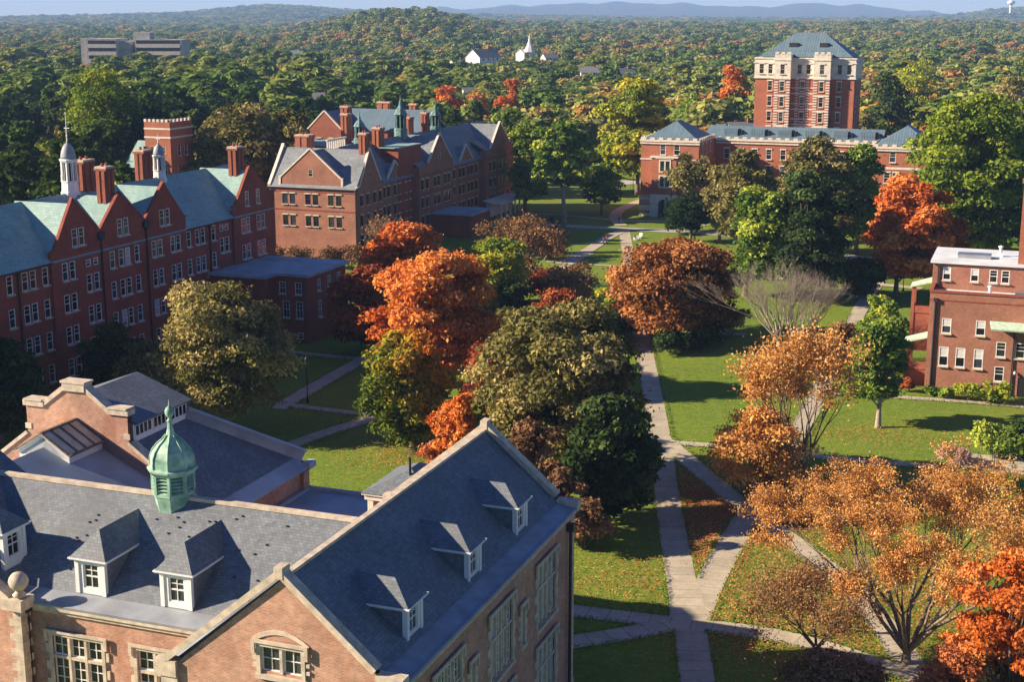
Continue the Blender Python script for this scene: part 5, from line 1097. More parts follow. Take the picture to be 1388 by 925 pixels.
# ================================================================ ground, paths
def smooth(x): x=np.clip(x,0,1); return x*x*(3-2*x)
def terr(X,Y):
    X=np.asarray(X,float);Y=np.asarray(Y,float)
    px=694+X/np.maximum(Y,1)*F_PX*1.0
    s=smooth((Y-900)/1700)
    right=smooth((px-380)/160)
    z=s*(right*7)
    z=z+s*5*np.exp(-((px-1250)/140)**2)
    z=z+smooth((Y-1200)/700)*(1-smooth((Y-3000)/900))*29*np.exp(-(np.abs(px-545)/105)**2.4)
    z=z*(1-smooth((Y-3000)/1500)*.7)
    far=smooth((Y-4200)/3200)
    rid=np.interp(px,[-600,0,60,160,250,320,370,420,470,600,900,1200,1290,1340,1388,1900],[14,16,22,32,42,66,84,76,60,34,14,8,30,62,72,60])
    z=z+far*rid*.92+far*5*np.sin(X/260.)*np.cos(Y/410.)
    z2=smooth((Y-9500)/5500)
    rid2=np.interp(px,[-600,0,560,600,650,700,745,790,860,940,1010,1080,1150,1230,1300,1900],[20,20,30,125,110,150,145,172,170,155,125,165,150,90,50,20])
    z=z*(1-z2)+z2*(rid2+9*np.sin(px/13.)+6*np.sin(px/7.3+1))
    return np.where(Y>0,z,0)
def ground_mat():
    m,t,b=newmat('grass')
    tc=nd(t,'ShaderNodeTexCoord'); P=tc.outputs['Object']
    def noise(sc,det=4,rough=.55,src=None):
        n=nd(t,'ShaderNodeTexNoise'); n.inputs['Scale'].default_value=sc; n.inputs['Detail'].default_value=det; n.inputs['Roughness'].default_value=rough; t.links.new(src or P,n.inputs['Vector']); return n.outputs['Fac']
    def ramp(f,pts):
        r=nd(t,'ShaderNodeValToRGB'); e=r.color_ramp.elements
        for i,(p,c) in enumerate(pts):
            x=e[i] if i<2 else e.new(p)
            x.position=p; x.color=(*c,1) if len(c)==3 else c
        t.links.new(f,r.inputs[0]); return r.outputs[0]
    def mix(f,a,c2,mode='MIX'):
        x=nd(t,'ShaderNodeMixRGB',blend_type=mode)
        if isinstance(f,float): x.inputs[0].default_value=f
        else: t.links.new(f,x.inputs[0])
        t.links.new(a,x.inputs[1]); 
        if isinstance(c2,tuple): x.inputs[2].default_value=(*c2,1)
        else: t.links.new(c2,x.inputs[2])
        return x.outputs[0]
    g=ramp(noise(.06,5),[(.3,(.075,.16,.012)),(.7,(.165,.25,.022))])
    g=mix(ramp(noise(.9,8,.75),[(.38,(.0,)*3),(.66,(.85,)*3)]),g,(.25,.29,.05))
    g=mix(ramp(noise(2.6,6,.8),[(.36,(.75,)*3),(.56,(0,)*3)]),g,(.06,.125,.010))
    # leaf litter: scattered tan and orange specks in drifts
    drift=ramp(noise(.045,3,.5),[(.5,(0,)*3),(.68,(1,)*3)]); sp=ramp(noise(3.2,3,.8),[(.55,(0,)*3),(.62,(1,)*3)])
    f=nd(t,'ShaderNodeMath',operation='MULTIPLY'); t.links.new(drift,f.inputs[0]); t.links.new(sp,f.inputs[1])
    g=mix(f.outputs[0],g,(.30,.17,.06))
    t.links.new(g,b.inputs['Base Color']); b.inputs['Roughness'].default_value=.9; b.inputs['Specular IOR Level'].default_value=.15
    bp=nd(t,'ShaderNodeBump'); bp.inputs['Strength'].default_value=.6; bp.inputs['Distance'].default_value=.15; t.links.new(noise(3.5,5,.75),bp.inputs['Height']); t.links.new(bp.outputs[0],b.inputs['Normal'])
    MATS['grass']=m
ground_mat()
plain('woodland',(.055,.07,.028),.95,var=.4,scale=.02,var2=(.13,.085,.035))
bricky('path',(.45,.405,.31),(.39,.35,.27),(.17,.15,.12),1.6,9,.03,patch=.16,off=0,bump=.2,stain=(.27,.24,.18),pscale=.5)
plain('asphalt',(.36,.35,.34),.85,var=.1,scale=.3)
plain('court',(.25,.42,.5),.7,var=.05)
plain('leaf_litter',(.30,.12,.04),.9,var=.4,scale=1.5,var2=(.40,.22,.08))
def polar_ground():
    rings=np.concatenate([np.linspace(5,400,14),np.geomspace(440,19000,120)]); az=np.concatenate([np.linspace(-.44,.44,240),np.linspace(.5,2*math.pi-.5,36)])
    V=[];F=[]
    for r in rings:
        X=r*np.sin(az);Y=r*np.cos(az); Z=terr(X,np.where(np.abs(az)<.5,Y,0)); V.append(np.stack([X,Y,Z],1))
    V=np.vstack(V); n=len(az); 
    for i in range(len(rings)-1):
        for j in range(n):
            k=(j+1)%n; F.append((i*n+j,(i+1)*n+j,(i+1)*n+k,i*n+k))
    F.append(tuple(range(n)))
    me=bpy.data.meshes.new('ground'); me.from_pydata(V.tolist(),[],F); me.materials.append(MATS['grass']); me.materials.append(MATS['woodland'])
    mi=[0]*len(F)
    for i in range(len(rings)-1):
        if rings[i]>520:
            for j in range(n): mi[i*n+j]=1
    me.polygons.foreach_set('material_index',mi); me.polygons.foreach_set('use_smooth',[True]*len(F)); me.update()
    o=bpy.data.objects.new('ground',me); COL.objects.link(o); o['kind']='structure'
    # outward faces up
    if me.polygons[n*20].normal.z<0: me.flip_normals()
polar_ground()
PZ=[.02]; STR=[]
def strip(name,pts,w,mat='path',world=False,smoothn=2):
    P=[(G(*p)[:2] if not world else np.array(p,float)) for p in pts]
    for _ in range(smoothn):
        Q=[P[0]]
        for a,b in zip(P[:-1],P[1:]): Q+= [a*.75+b*.25,a*.25+b*.75]
        Q.append(P[-1]); P=Q
    STR.append((np.array(P),(w if not hasattr(w,'__len__') else max(w))/2)); P=np.array(P); W_=w if hasattr(w,'__len__') else (w,w); z=PZ[0]; PZ[0]+=.004
    T=np.gradient(P,axis=0); T/=np.linalg.norm(T,axis=1)[:,None]; Nn=np.stack([-T[:,1],T[:,0]],1); ws=np.linspace(W_[0],W_[1],len(P))[:,None]/2
    A=P+Nn*ws;Bb=P-Nn*ws; m=MB()
    for i in range(len(P)-1):
        m.poly([(*Bb[i],z),(*Bb[i+1],z),(*A[i+1],z),(*A[i],z)])
    o=m.build(name,mat); o['kind']='structure'
    ss=np.concatenate([[0],np.cumsum(np.linalg.norm(np.diff(P,axis=0),axis=1))]); uvb=[]
    for i in range(len(P)-1):
        w0,w1=2*float(ws[i][0]),2*float(ws[i+1][0]); uvb+=[ss[i],1,ss[i+1],1,ss[i+1],1+w1,ss[i],1+w0]
    o.data.uv_layers[0].data.foreach_set('uv',uvb); return o
strip('path',[(952,985),(940,880),(926,800),(906,690),(896,600),(880,510),(866,440),(856,370),(846,312)],(2.5,2.3))
strip('path',[(893,592),(950,640),(1012,692),(1075,735),(1140,785),(1200,850),(1250,930)],2.3)
strip('path',[(1022,686),(1000,722),(975,765),(952,812),(935,858)],(2.4,2.4))
strip('path',[(927,790),(935,850)],(2.2,3.2))
strip('path',[(770,828),(850,838),(940,848),(1010,855),(1080,868),(1160,892),(1260,925),(1330,965)],2.2)
strip('path',[(770,872),(840,862),(910,848)],2.2)
strip('path',[(825,592),(870,597),(900,600)],1.7)
strip('path',[(900,600),(985,606),(1060,613),(1130,622),(1200,628),(1270,634)],1.6)
strip('path',[(1020,690),(1045,650),(1075,600),(1100,555),(1125,500),(1150,452),(1170,412),(1186,388),(1200,370)],2.3)
strip('path',[(1125,534),(1180,537),(1250,541),(1320,546),(1400,553)],1.5)
strip('path',[(376,555),(430,523),(495,487),(560,448),(620,415),(690,380)],2.4)
strip('path',[(384,549),(430,555),(495,562)],1.6); strip('path',[(396,604),(440,588),(492,572),(560,548)],2.2)
strip('path',[(372,475),(430,482),(492,488)],1.5)
strip('road',[(640,303),(760,306),(850,311),(960,316),(1040,325)],(4.2,4.2),'asphalt')
strip('path',[(848,312),(826,320),(795,342),(760,358)],2.6); strip('path',[(740,355),(845,362)],1.2); strip('path',[(752,368),(800,344)],1.6)
strip('path',[(842,306),(832,296),(838,285),(862,275),(880,268)],2.8); strip('path',[(845,300),(900,300),(960,306)],2.2)
strip('road',[(790,252),(840,248),(900,245)],(9,9),'concrete'); strip('path',[(690,290),(760,291),(836,300)],1.6)
strip('path',[(1040,378),(1100,380),(1190,386),(1250,392)],2.2); strip('path',[(1100,398),(1160,400)],2); strip('path',[(960,452),(1010,455)],1.8); strip('path',[(775,478),(810,466)],1.8)
strip('road',[(1110,345),(1180,352),(1240,362)],(5,5),'asphalt')
a=[G(*q) for q in [(696,252),(732,252),(734,266),(694,266)]]; m=MB(); m.poly([(p[0],p[1],.19) for p in a][::-1]); o=m.build('court','court'); o['kind']='structure'
# patio with steps at right
pc_=G(1345,632); 
m=MB(); uu,vv=UV(pc_)
P=[W(uu-3.6,vv-1.2),W(uu+7,vv-1.2),W(uu+7,vv+2.2),W(uu-3.2,vv+2.2)]
mm=MB(); base=[(p[0],p[1]) for p in P]
mm.poly([(x,y,.45) for x,y in base]); 
for k in range(4): a,b=base[k],base[(k+1)%4]; mm.poly([(a[0],a[1],0),(b[0],b[1],0),(b[0],b[1],.45),(a[0],a[1],.45)])
for s,zz in ((.35,.3),(.7,.15)):
    q=[W(uu-3.6-s,vv-1.2-s),W(uu+7,vv-1.2-s),W(uu+7,vv-1.2+.01),W(uu-3.6-s,vv-1.2+.01)]; mm.poly([(p[0],p[1],zz) for p in q])
    for k in range(4): a,b=q[k],q[(k+1)%4]; mm.poly([(a[0],a[1],0),(b[0],b[1],0),(b[0],b[1],zz),(a[0],a[1],zz)])
o=mm.build('patio','path'); o['kind']='structure'
def rail(p,q,label):
    rt=wroot('railing',p,label,'railing'); m=MB(); d=np.array(q)-np.array(p)
    m.tube((0,0,1.0),(d[0],d[1],1.0),.035,.035,6); m.build('top_rail','iron',rt)
    for k in range(3): m=MB(); t=k/2; m.tube((d[0]*t,d[1]*t,0),(d[0]*t,d[1]*t,1.0),.03,.03,6); m.build('post','iron',rt)
for k,(x,lb) in enumerate([(1330,'black handrail at the left of the patio steps'),(1350,'black handrail in the middle of the patio steps'),(1372,'black handrail at the right of the patio steps')]):
    p=G(x,640); rail((p[0],p[1],.45),(p[0]+.3,p[1]+2.2,.45),lb)
# fallen leaves lying on the grass under the maples
def litter(px,rx,ry,n,seed):
    rng=np.random.default_rng(seed); c=G(*px)[:2]; r=rng.normal(size=(n,2))*np.array([rx,ry])*.55
    return np.column_stack([c[0]+r[:,0],c[1]+r[:,1],rng.uniform(.2,.24,n)])
C=np.vstack([litter((975,690),5,9,9000,1),litter((1040,700),7,7,9000,2),litter((1085,680),6,6,6000,3),litter((960,740),3,6,3500,4),litter((850,790),9,6,2500,5),litter((1180,590),9,5,1500,6),litter((1000,860),9,6,2500,7),litter((1120,830),12,12,9000,8),litter((1230,800),14,14,9000,9),litter((560,620),8,6,2500,10),litter((930,660),2.5,7,2500,12),litter((1150,660),10,7,3500,13)])
rng=np.random.default_rng(5)
keep=np.ones(len(C),bool)
for P,w in STR:
    for a,b in zip(P[:-1],P[1:]):
        ab=b-a; t=np.clip(((C[:,:2]-a)@ab)/(ab@ab),0,1); dd=np.linalg.norm(C[:,:2]-(a+t[:,None]*ab),axis=1); keep&=~((dd<w)&(rng.random(len(C))<.93))
C=C[keep]; n=len(C); C[:,2]=.17+rng.uniform(0,.02,n)
me=leaf_mesh('fallen_leaves',C,rng.normal(size=(n,3))*.25+np.array([0,0,1]),np.full(n,.07)*rng.uniform(.7,1.5,n),rng.uniform(0,1,n),['leaf_salmon']); o=bpy.data.objects.new('fallen_leaves',me); COL.objects.link(o); tag(o,'orange and tan leaves scattered on the lawn around the path crossing','fallen leaves',kind='stuff')
# ragged grass along the near path edges
E_=[]
rg=np.random.default_rng(9)
for P,w in STR:
    for a,b in zip(P[:-1],P[1:]):
        L=np.linalg.norm(b-a)
        if L<.01 or a[1]>210: continue
        d=(b-a)/L; nn=np.array([-d[1],d[0]]); k=int(L*16)
        for s in (-1,1):
            t=rg.random(k); off=w+rg.normal(size=k)*.10+.05; q=a+np.outer(t,b-a)+np.outer(off*s,nn); E_.append(np.column_stack([q,np.full(k,.2)]))
C=np.vstack(E_); keep=np.ones(len(C),bool)
for P,w in STR:
    for a,b in zip(P[:-1],P[1:]):
        ab=b-a; t=np.clip(((C[:,:2]-a)@ab)/(ab@ab),0,1); dd=np.linalg.norm(C[:,:2]-(a+t[:,None]*ab),axis=1); keep&=~(dd<w-.22)
C=C[keep]; n=len(C); C[:,2]=rg.uniform(.12,.24,n)
me=leaf_mesh('grass_edge',C,rg.normal(size=(n,3))*.5+np.array([0,0,1]),rg.uniform(.05,.13,n),rg.uniform(.2,.8,n),['leaf_green']); o=bpy.data.objects.new('grass_edge',me); COL.objects.link(o); tag(o,'ragged tufts of grass growing over the path edges','grass',kind='stuff')
# ================================================================ background wood
def bg_template(kind,n,size,seed,R_=5.0,H=13.0):
    rng=np.random.default_rng(seed)
    if kind=='conifer':
        cl=[]; K=30
        for k in range(K):
            t=(k+rng.uniform(0,1))/K; rr=R_*(1-t**2.2)**.6*.8; th=rng.uniform(0,6.28); q=rr*rng.uniform(.2,1)
            cl.append((np.array([q*math.cos(th),q*math.sin(th),H*(.12+.86*t)]),R_*(.26+.16*(1-t))))
        C,N,S,T=leaves_for(cl,n,size,rng,tint=(.1,.9),flat=.62)
    else:
        cl=clumps(R_,H*.12,H,22,rng,rcf=(.22,.4),profile='oval' if kind=='oval' else 'round',irregular=.3)
        C,N,S,T=leaves_for(cl,n,size,rng,tint=(.1,.9))
    m=MB(); m.tube((0,0,-1),(0,0,H*.6),.35,.15,5,cap=False)
    for c,r in cl[::4]: m.tube((0,0,H*.3),tuple(c),.12,.04,3,cap=False)
    return C,N,S,T,m
NEAR_T={}
for i,k in enumerate(['round','oval','conifer','round','conifer','oval']):
    C,N,S,T,m=bg_template(k,2600,.85,200+i,R_=4.6 if k=='conifer' else 5.4,H=19 if k=='conifer' else 14)
    NEAR_T.setdefault(k,[]).append(leaf_mesh('pine_tree' if k=='conifer' else 'broadleaf_tree',C,N,S,T,['leaf_any','bark'],m))
KCOL={'pine':[(.06,.10,.025),(.08,.12,.03),(.05,.085,.025)],'green':[(.13,.19,.035),(.16,.22,.035),(.12,.16,.035)],'olive':[(.22,.21,.07),(.25,.22,.07),(.19,.18,.06)],'lime':[(.32,.36,.05),(.38,.38,.05)],'yellow':[(.50,.38,.04),(.46,.34,.04)],'orange':[(.46,.20,.05),(.42,.24,.07)],'russet':[(.26,.15,.06),(.3,.18,.09)]}
LAB={'pine':'dark evergreen pine','green':'mid green broadleaf tree','olive':'olive coloured broadleaf tree','lime':'yellow green broadleaf tree','yellow':'bright yellow autumn tree','orange':'orange autumn tree','russet':'russet brown autumn tree'}
blocks=[(-62,6,228,300),(-150,-88,20,250),(-118,-78,100,262),(8,40,92,122)]
def near_ok(x,y):
    u,v=UV((x,y,0)); px=694+x/y*F_PX
    for a,b,c,d in ((-100,-82,20,125),(-120,-86,150,250),(-64,8,228,285),(a_k[0]-8,a_k[0]+55,a_k[1]-6,a_k[1]+22),(a_q[0]-3,a_q[0]+32,a_q[1]-6,a_q[1]+22)):
        if a<u<b and c<v<d: return False
    if 560<px<900 and y<(430 if px>690 else 330): return False
    if 900<=px<1235 and y<365: return False
    if px<=690 and px>395 and y<300: return False
    if px<=395 and y<232: return False
    if 185<px<=400 and y<302: return False
    if px<=395 and -200<u<-82 and v<130 : return y>235
    if px>=1235 and y<262: return False
    return True
a_k=UV(D(195,165,285)); a_q=UV(D(416,165,330))
rng=np.random.default_rng(77); cand=[]
sp=10.5; Y=215
while Y<900:
    w=Y*(694/F_PX)*1.16; X=-w
    while X<w:
        x=X+rng.uniform(-.45,.45)*sp; y=Y+rng.uniform(-.45,.45)*sp
        if near_ok(x,y): cand.append((x,y))
        X+=sp
    Y+=sp*.95
cand=[c for c in cand if abs(694+c[0]/c[1]*F_PX-694)<760]
cand.sort(key=lambda c:c[1])
def pickkind(x,y,rng):
    px=694+x/y*F_PX; r=rng.random()
    if px<430 and y<700: tab=[('pine',.56),('green',.14),('olive',.22),('lime',.05),('yellow',.015),('orange',.015)]
    elif px<650: tab=[('pine',.30),('green',.24),('olive',.24),('lime',.08),('yellow',.04),('orange',.06),('russet',.04)]
    elif px<900: tab=[('pine',.08),('green',.26),('olive',.18),('lime',.26),('yellow',.08),('orange',.08),('russet',.06)]
    else: tab=[('pine',.16),('green',.24),('olive',.26),('lime',.16),('yellow',.06),('orange',.05),('russet',.07)]
    s=0
    for k,p in tab:
        s+=p
        if r<s: return k
    return 'olive'
# spots kept open where a far house shows through
HOUSES=[(655,66,900,'w'),(712,66,980,'c'),(800,90,760,'w'),(846,92,760,'t'),(975,90,820,'g'),(1218,158,520,'b'),(1205,150,560,'w'),(1244,122,640,'w'),(1240,100,760,'w'),(404,122,520,'w'),(434,125,530,'w'),(478,78,900,'t'),(884,162,470,'w'),(1006,165,420,'w'),(988,168,430,'w'),(402,68,1150,'w'),(640,118,620,'w'),(560,75,1000,'b'),(745,72,1000,'w'),(620,80,950,'t'),(1300,108,760,'w'),(700,128,600,'w')]
HP=[(D(x,y,Yh),k,x,y) for x,y,Yh,k in HOUSES]
def hidden_view(x,y,H):
    # a tree that would stand between the camera and a far house
    px=694+x/y*F_PX
    for p,k,hx,hy in HP:
        if y<p[1]+6 and abs(px-hx)<12+5*F_PX/y*.5:
            if y>p[1]-14: return True
            zt=D(hx,hy+2,y)[2]
            if H>zt and rng.random()<.8: return True
    return False
cnt=0; far_start=[]
for (x,y) in cand:
    k=pickkind(x,y,rng); con=k=='pine'; H=(rng.uniform(15,23) if con else rng.uniform(10,16.5)); px=694+x/y*F_PX
    if px<430 and con: H*=1.12
    if y>430: H*=.9
    if y>330 and hidden_view(x,y,H): continue
    # keep the view to the office building and the courts open
    if cnt<296:
        kk='conifer' if con else ('oval' if rng.random()<.5 else 'round'); L=NEAR_T[kk]; me=L[rng.integers(len(L))]
        o=bpy.data.objects.new(me.name.split('.')[0],me); COL.objects.link(o); o.location=(x,y,0); s=H/(19 if con else 14); sx=s*rng.uniform(.85,1.2); o.scale=(sx,sx*rng.uniform(.9,1.1),s); o.rotation_euler=(0,0,rng.uniform(0,6.28))
        c=np.array(KCOL[k][rng.integers(len(KCOL[k]))])*rng.uniform(.8,1.2); o.color=(*c,1)
        zone=('left of the tower hall' if px<1020 else 'right of the tower hall') if px>=700 else ('behind the turreted hall' if px>=400 else 'behind the long dormitory')
        tag(o,'%s in the wood %s'%(LAB[k],zone),'tree','%ss in the wood %s'%(LAB[k],zone)); cnt+=1
    else: far_start.append((x,y,H,k))
print('near wood trees',cnt,'y up to',cand[min(len(cand)-1,cnt)][1])
# far wood: one object, geometry-node instances of small leafy crowns
fc=bpy.data.collections.new('wood_kinds')
FT=[]
for i,(k,mat) in enumerate([('round','leaf_far'),('oval','leaf_far'),('round','leaf_far'),('conifer','leaf_far')]):
    C,N,S,T,m=bg_template(k,1300,1.15,300+i,R_=5.0 if k=='conifer' else 5.8,H=16 if k=='conifer' else 13.5); m=MB(); m.tube((0,0,-1),(0,0,6),.35,.15,4,cap=False)
    me=leaf_mesh('wood_kind',C,N,S,T,[mat,'bark'],m); FT.append(me)
pts=[];scl=[];rot=[];kid=[];hue=[]
def patch(x,y): return .5+.25*math.sin(x/61.+2*math.sin(y/143.))+.25*math.sin(y/97.+1.7*math.sin(x/88.+1))
def addp(x,y,H,s=1.0,con=None):
    z=float(terr(x,y)); pts.append((x,y,z)); f=H/12.5; q_=rng.uniform(.8,2.2); scl.append((f*q_*s,f*q_*rng.uniform(.85,1.15)*s,f*(.78+.2*q_))); rot.append(rng.uniform(0,6.28)); cc_=(con if con is not None else rng.random()<(.45 if (x/y<-.137 and y<1100) else .12)); kid.append(3 if cc_ else rng.integers(0,3)); hue.append(float(np.clip(.9*rng.random()+.55*patch(x,y)-.2,0,1))*(.62 if cc_ else 1))
for x,y,H,k in far_start: addp(x,y,H*(.75 if k=='pine' else 1),1,k=='pine')
Y=cand[-1][1]
OFF=G(185,78)
def far_ok(x,y,H):
    px=694+x/y*F_PX
    if y>330 and y<1350 and hidden_view(x,y,H): return False
    if 112<px<258 and 700<y<950: 
        zt=45-(68-20.5)/F_PX*y
        if H>zt or y>850: return False
    return True
while Y<9000:
    sp=14 if Y<1500 else (18 if Y<2600 else (22 if Y<4500 else 34)); w=Y*(694/F_PX)*1.2; X=-w
    while X<w:
        x=X+rng.uniform(-.5,.5)*sp; y=Y+rng.uniform(-.5,.5)*sp; H=rng.uniform(9,15)*(1.0 if Y<2600 else 1.25)
        if far_ok(x,y,H): addp(x,y,H,1.0 if Y<2600 else (1.6 if Y<4500 else 2.4))
        X+=sp
    Y+=sp*(.95 if Y<1200 else 1.3 if Y<2600 else 1.7)
print('far wood crowns',len(pts))
me=bpy.data.meshes.new('wood'); me.vertices.add(len(pts)); me.vertices.foreach_set('co',np.array(pts,np.float32).ravel())
a=me.attributes.new('scl','FLOAT_VECTOR','POINT'); a.data.foreach_set('vector',np.array(scl,np.float32).ravel())
a=me.attributes.new('hue','FLOAT','POINT'); a.data.foreach_set('value',np.array(hue,np.float32))
a=me.attributes.new('rot','FLOAT','POINT'); a.data.foreach_set('value',np.array(rot,np.float32)); a=me.attributes.new('kid','INT','POINT'); a.data.foreach_set('value',np.array(kid,np.int32))
wood=bpy.data.objects.new('wood',me); COL.objects.link(wood); tag(wood,'autumn wood of green, olive and gold trees stretching to the hills','wood',kind='stuff')
ng=bpy.data.node_groups.new('wood_nodes','GeometryNodeTree'); ng.interface.new_socket('Geometry',in_out='INPUT',socket_type='NodeSocketGeometry'); ng.interface.new_socket('Geometry',in_out='OUTPUT',socket_type='NodeSocketGeometry')
gi=ng.nodes.new('NodeGroupInput'); go=ng.nodes.new('NodeGroupOutput'); jn=ng.nodes.new('GeometryNodeJoinGeometry')
ns=ng.nodes.new('GeometryNodeInputNamedAttribute'); ns.data_type='FLOAT_VECTOR'; ns.inputs[0].default_value='scl'
nr=ng.nodes.new('GeometryNodeInputNamedAttribute'); nr.data_type='FLOAT'; nr.inputs[0].default_value='rot'
nk=ng.nodes.new('GeometryNodeInputNamedAttribute'); nk.data_type='INT'; nk.inputs[0].default_value='kid'
cx=ng.nodes.new('ShaderNodeCombineXYZ'); ng.links.new(nr.outputs['Attribute'],cx.inputs['Z'])
e2r=ng.nodes.new('FunctionNodeEulerToRotation'); ng.links.new(cx.outputs[0],e2r.inputs[0])
for i,tm in enumerate(FT):
    ob=bpy.data.objects.new('wood_kind',tm); fc.objects.link(ob)
    oi=ng.nodes.new('GeometryNodeObjectInfo'); oi.inputs['Object'].default_value=ob; oi.inputs['As Instance'].default_value=True
    cmp=ng.nodes.new('FunctionNodeCompare'); cmp.data_type='INT'; cmp.operation='EQUAL'; ng.links.new(nk.outputs['Attribute'],[s for s in cmp.inputs if s.identifier=='A_INT'][0]); [s for s in cmp.inputs if s.identifier=='B_INT'][0].default_value=i
    io=ng.nodes.new('GeometryNodeInstanceOnPoints'); ng.links.new(gi.outputs[0],io.inputs['Points']); ng.links.new(cmp.outputs[0],io.inputs['Selection']); ng.links.new(oi.outputs['Geometry'],io.inputs['Instance'])
    ng.links.new(e2r.outputs[0],io.inputs['Rotation']); ng.links.new(ns.outputs['Attribute'],io.inputs['Scale']); ng.links.new(io.outputs[0],jn.inputs[0])
ng.links.new(jn.outputs[0],go.inputs[0]); md=wood.modifiers.new('wood_nodes','NODES'); md.node_group=ng
# ================================================================ far houses
hl={}
def house(p,kind,x,y,i):
    w,d,h=(10,8,5.2) if kind!='g' else (22,14,5)
    cols={'w':('siding_white','shingle_grey'),'t':('siding_tan','shingle_grey'),'b':('shutter_red','shingle_grey'),'g':('siding_white','membrane_white'),'c':('siding_white','siding_white')}[kind]
    desc={'w':'white clapboard house with a grey roof','t':'tan house with a grey roof','b':'dark red house with a grey roof','g':'long low building with a pale roof','c':'white church with a pointed white spire'}[kind]
    where={655:'on the wooded slope left of the spire',712:'on the wooded slope',800:'among the trees above the yellow green tree',846:'right of the pale house in the wood',975:'in the wood left of the tower',1218:'in the wood right of the tower',1205:'behind the dark red house',1244:'showing between trees right of the tower',1240:'small and far beyond the tower',404:'left, behind the blue roofed hall',434:'right, behind the blue roofed hall',478:'far back above the dormitories',884:'behind the left pavilion roof',1006:'directly left of the tower foot',988:'second from the tower foot on the left',402:'small, far off above the pines',790:'near the far lawn trees',640:'behind the orange trees in the middle',560:'far back above the turrets',745:'small, right of the spire',620:'in the wood left of the big white house',1300:'far back at the right',700:'above the lime green trees'}[x]
    top=p[2]; g=float(terr(p[0],p[1])); base=max(g,top-h-3.2)-.2
    rz=rng.uniform(-.5,.5)+(.3 if x!=655 else .35); sc=1.7 if x==655 else (.8 if y>100 else 1.0); w*=sc; d*=sc; h*=sc*.9
    body=min(h,9); z0=top-body-2.8*sc
    rt=wroot('church' if kind=='c' else 'house',(p[0],p[1],g),'%s %s'%(desc,where),'church' if kind=='c' else 'house',rz=rz)
    zb=-.5; ze=z0+body-g; zp=ze+2.8*sc if kind!='g' else ze+1.4
    m=MB(); hs=[(a,ze-b,a+1.1,ze-b+1.5) for a in (-w*.36,-w*.12,w*.12,w*.3) for b in (2.2,)+((5.0,) if ze>6 else ())]
    m.wall('F',-d/2,[(-w/2,zb),(w/2,zb),(w/2,ze),(-w/2,ze)],hs,.1); m.wall('B',d/2,[(-w/2,zb),(w/2,zb),(w/2,ze),(-w/2,ze)])
    for sd,c in (('R',w/2),('L',-w/2)): m.wall(sd,c,[(-d/2,zb),(d/2,zb),(d/2,ze),(0,zp-.1),(-d/2,ze)],[(-1.5,ze-2.2,-.5,ze-.8),(.7,ze-2.2,1.7,ze-.8)],.1)
    m.build('wall',cols[0],rt)
    m=MB(); m.slab([(-w/2-.4,-d/2-.4,ze-.2),(w/2+.4,-d/2-.4,ze-.2),(w/2+.4,0,zp),(-w/2-.4,0,zp)],.15); m.slab([(-w/2-.4,d/2+.4,ze-.2),(w/2+.4,d/2+.4,ze-.2),(w/2+.4,0,zp),(-w/2-.4,0,zp)],.15); rf=m.build('roof',cols[1],rt)
    for k,hh in enumerate(hs):
        m=MB(); a=(hh[0]+hh[2])/2; m.box(hh[0]+.05,hh[2]-.05,-d/2+.06,-d/2+.1,hh[1]+.05,hh[3]-.05); wn=m.build('window','glass',rt)
    if kind=='c':
        m=MB(); m.box(-1.6,1.6,-d/2-1.5,-d/2+1.5,zb,zp); m.lathe((0,-d/2),[(4.2,zp-2),(3.0,zp+.5),(1.6,zp+3),(.9,zp+5.5),(.05,zp+10)],8,ph=R(22.5)); m.build('spire','siding_white',rt)
    elif kind!='g': m=MB(); m.box(w*.2,w*.2+.8,-.4,.4,zp-1,zp+1.1); m.build('chimney','shutter_red',rf)
for i,(p,k,x,y) in enumerate(HP): house(p,k,x,y,i)
# office block on the left skyline
p=D(184,62,860); rt=wroot('office_building',(p[0],p[1],0),'long pale concrete office building with dark window bands above the pines','office building',rz=-.05)
z1=D(184,52,860)[2]; m=MB(); w1=-27; 
m.box(-27,-9,-8,14,0,z1); m.box(-9.001,-2,-2,16,0,z1-1.5); m.box(0,28,-2,16,0,z1-.6); m.box(-31,-27.01,-6,12,0,z1+.3); m.box(-2,8,2,12,z1-2,z1+3.4); m.build('wall','concrete',rt)
m=MB()
for k in range(4): z=z1-2.9-k*4.3; m.box(-25.8,-9.3,-8.05,-7.99,z,z+1.9); m.box(1,27,-2.05,-1.99,z,z+1.9)
m.build('window_band','glass',rt)
m=MB()
for k in range(4): z=z1-5.2-k*4.3; m.box(-25.8,-9.3,-8.3,-8.06,z,z+2.0); m.box(1,27,-2.3,-2.06,z,z+2.0)
m.build('spandrel','stone_pale',rt)
# water tower on the right hill
p=D(1370,10,5600); rt=wroot('water_tower',(p[0],p[1],float(terr(p[0],p[1]))),'white water tower on the far right hilltop','water tower')
zt=D(1370,0,5600)[2]-rt.location[2]; m=MB(); m.tube((0,0,0),(0,0,zt-16),5,5,12); m.build('pedestal','siding_white',rt)
m=MB(); m.lathe((0,0),[(5,zt-18),(13,zt-13),(15,zt-8),(13,zt-3),(6,zt),(1,zt+.5)],16,smooth=True); m.build('tank','siding_white',rt)
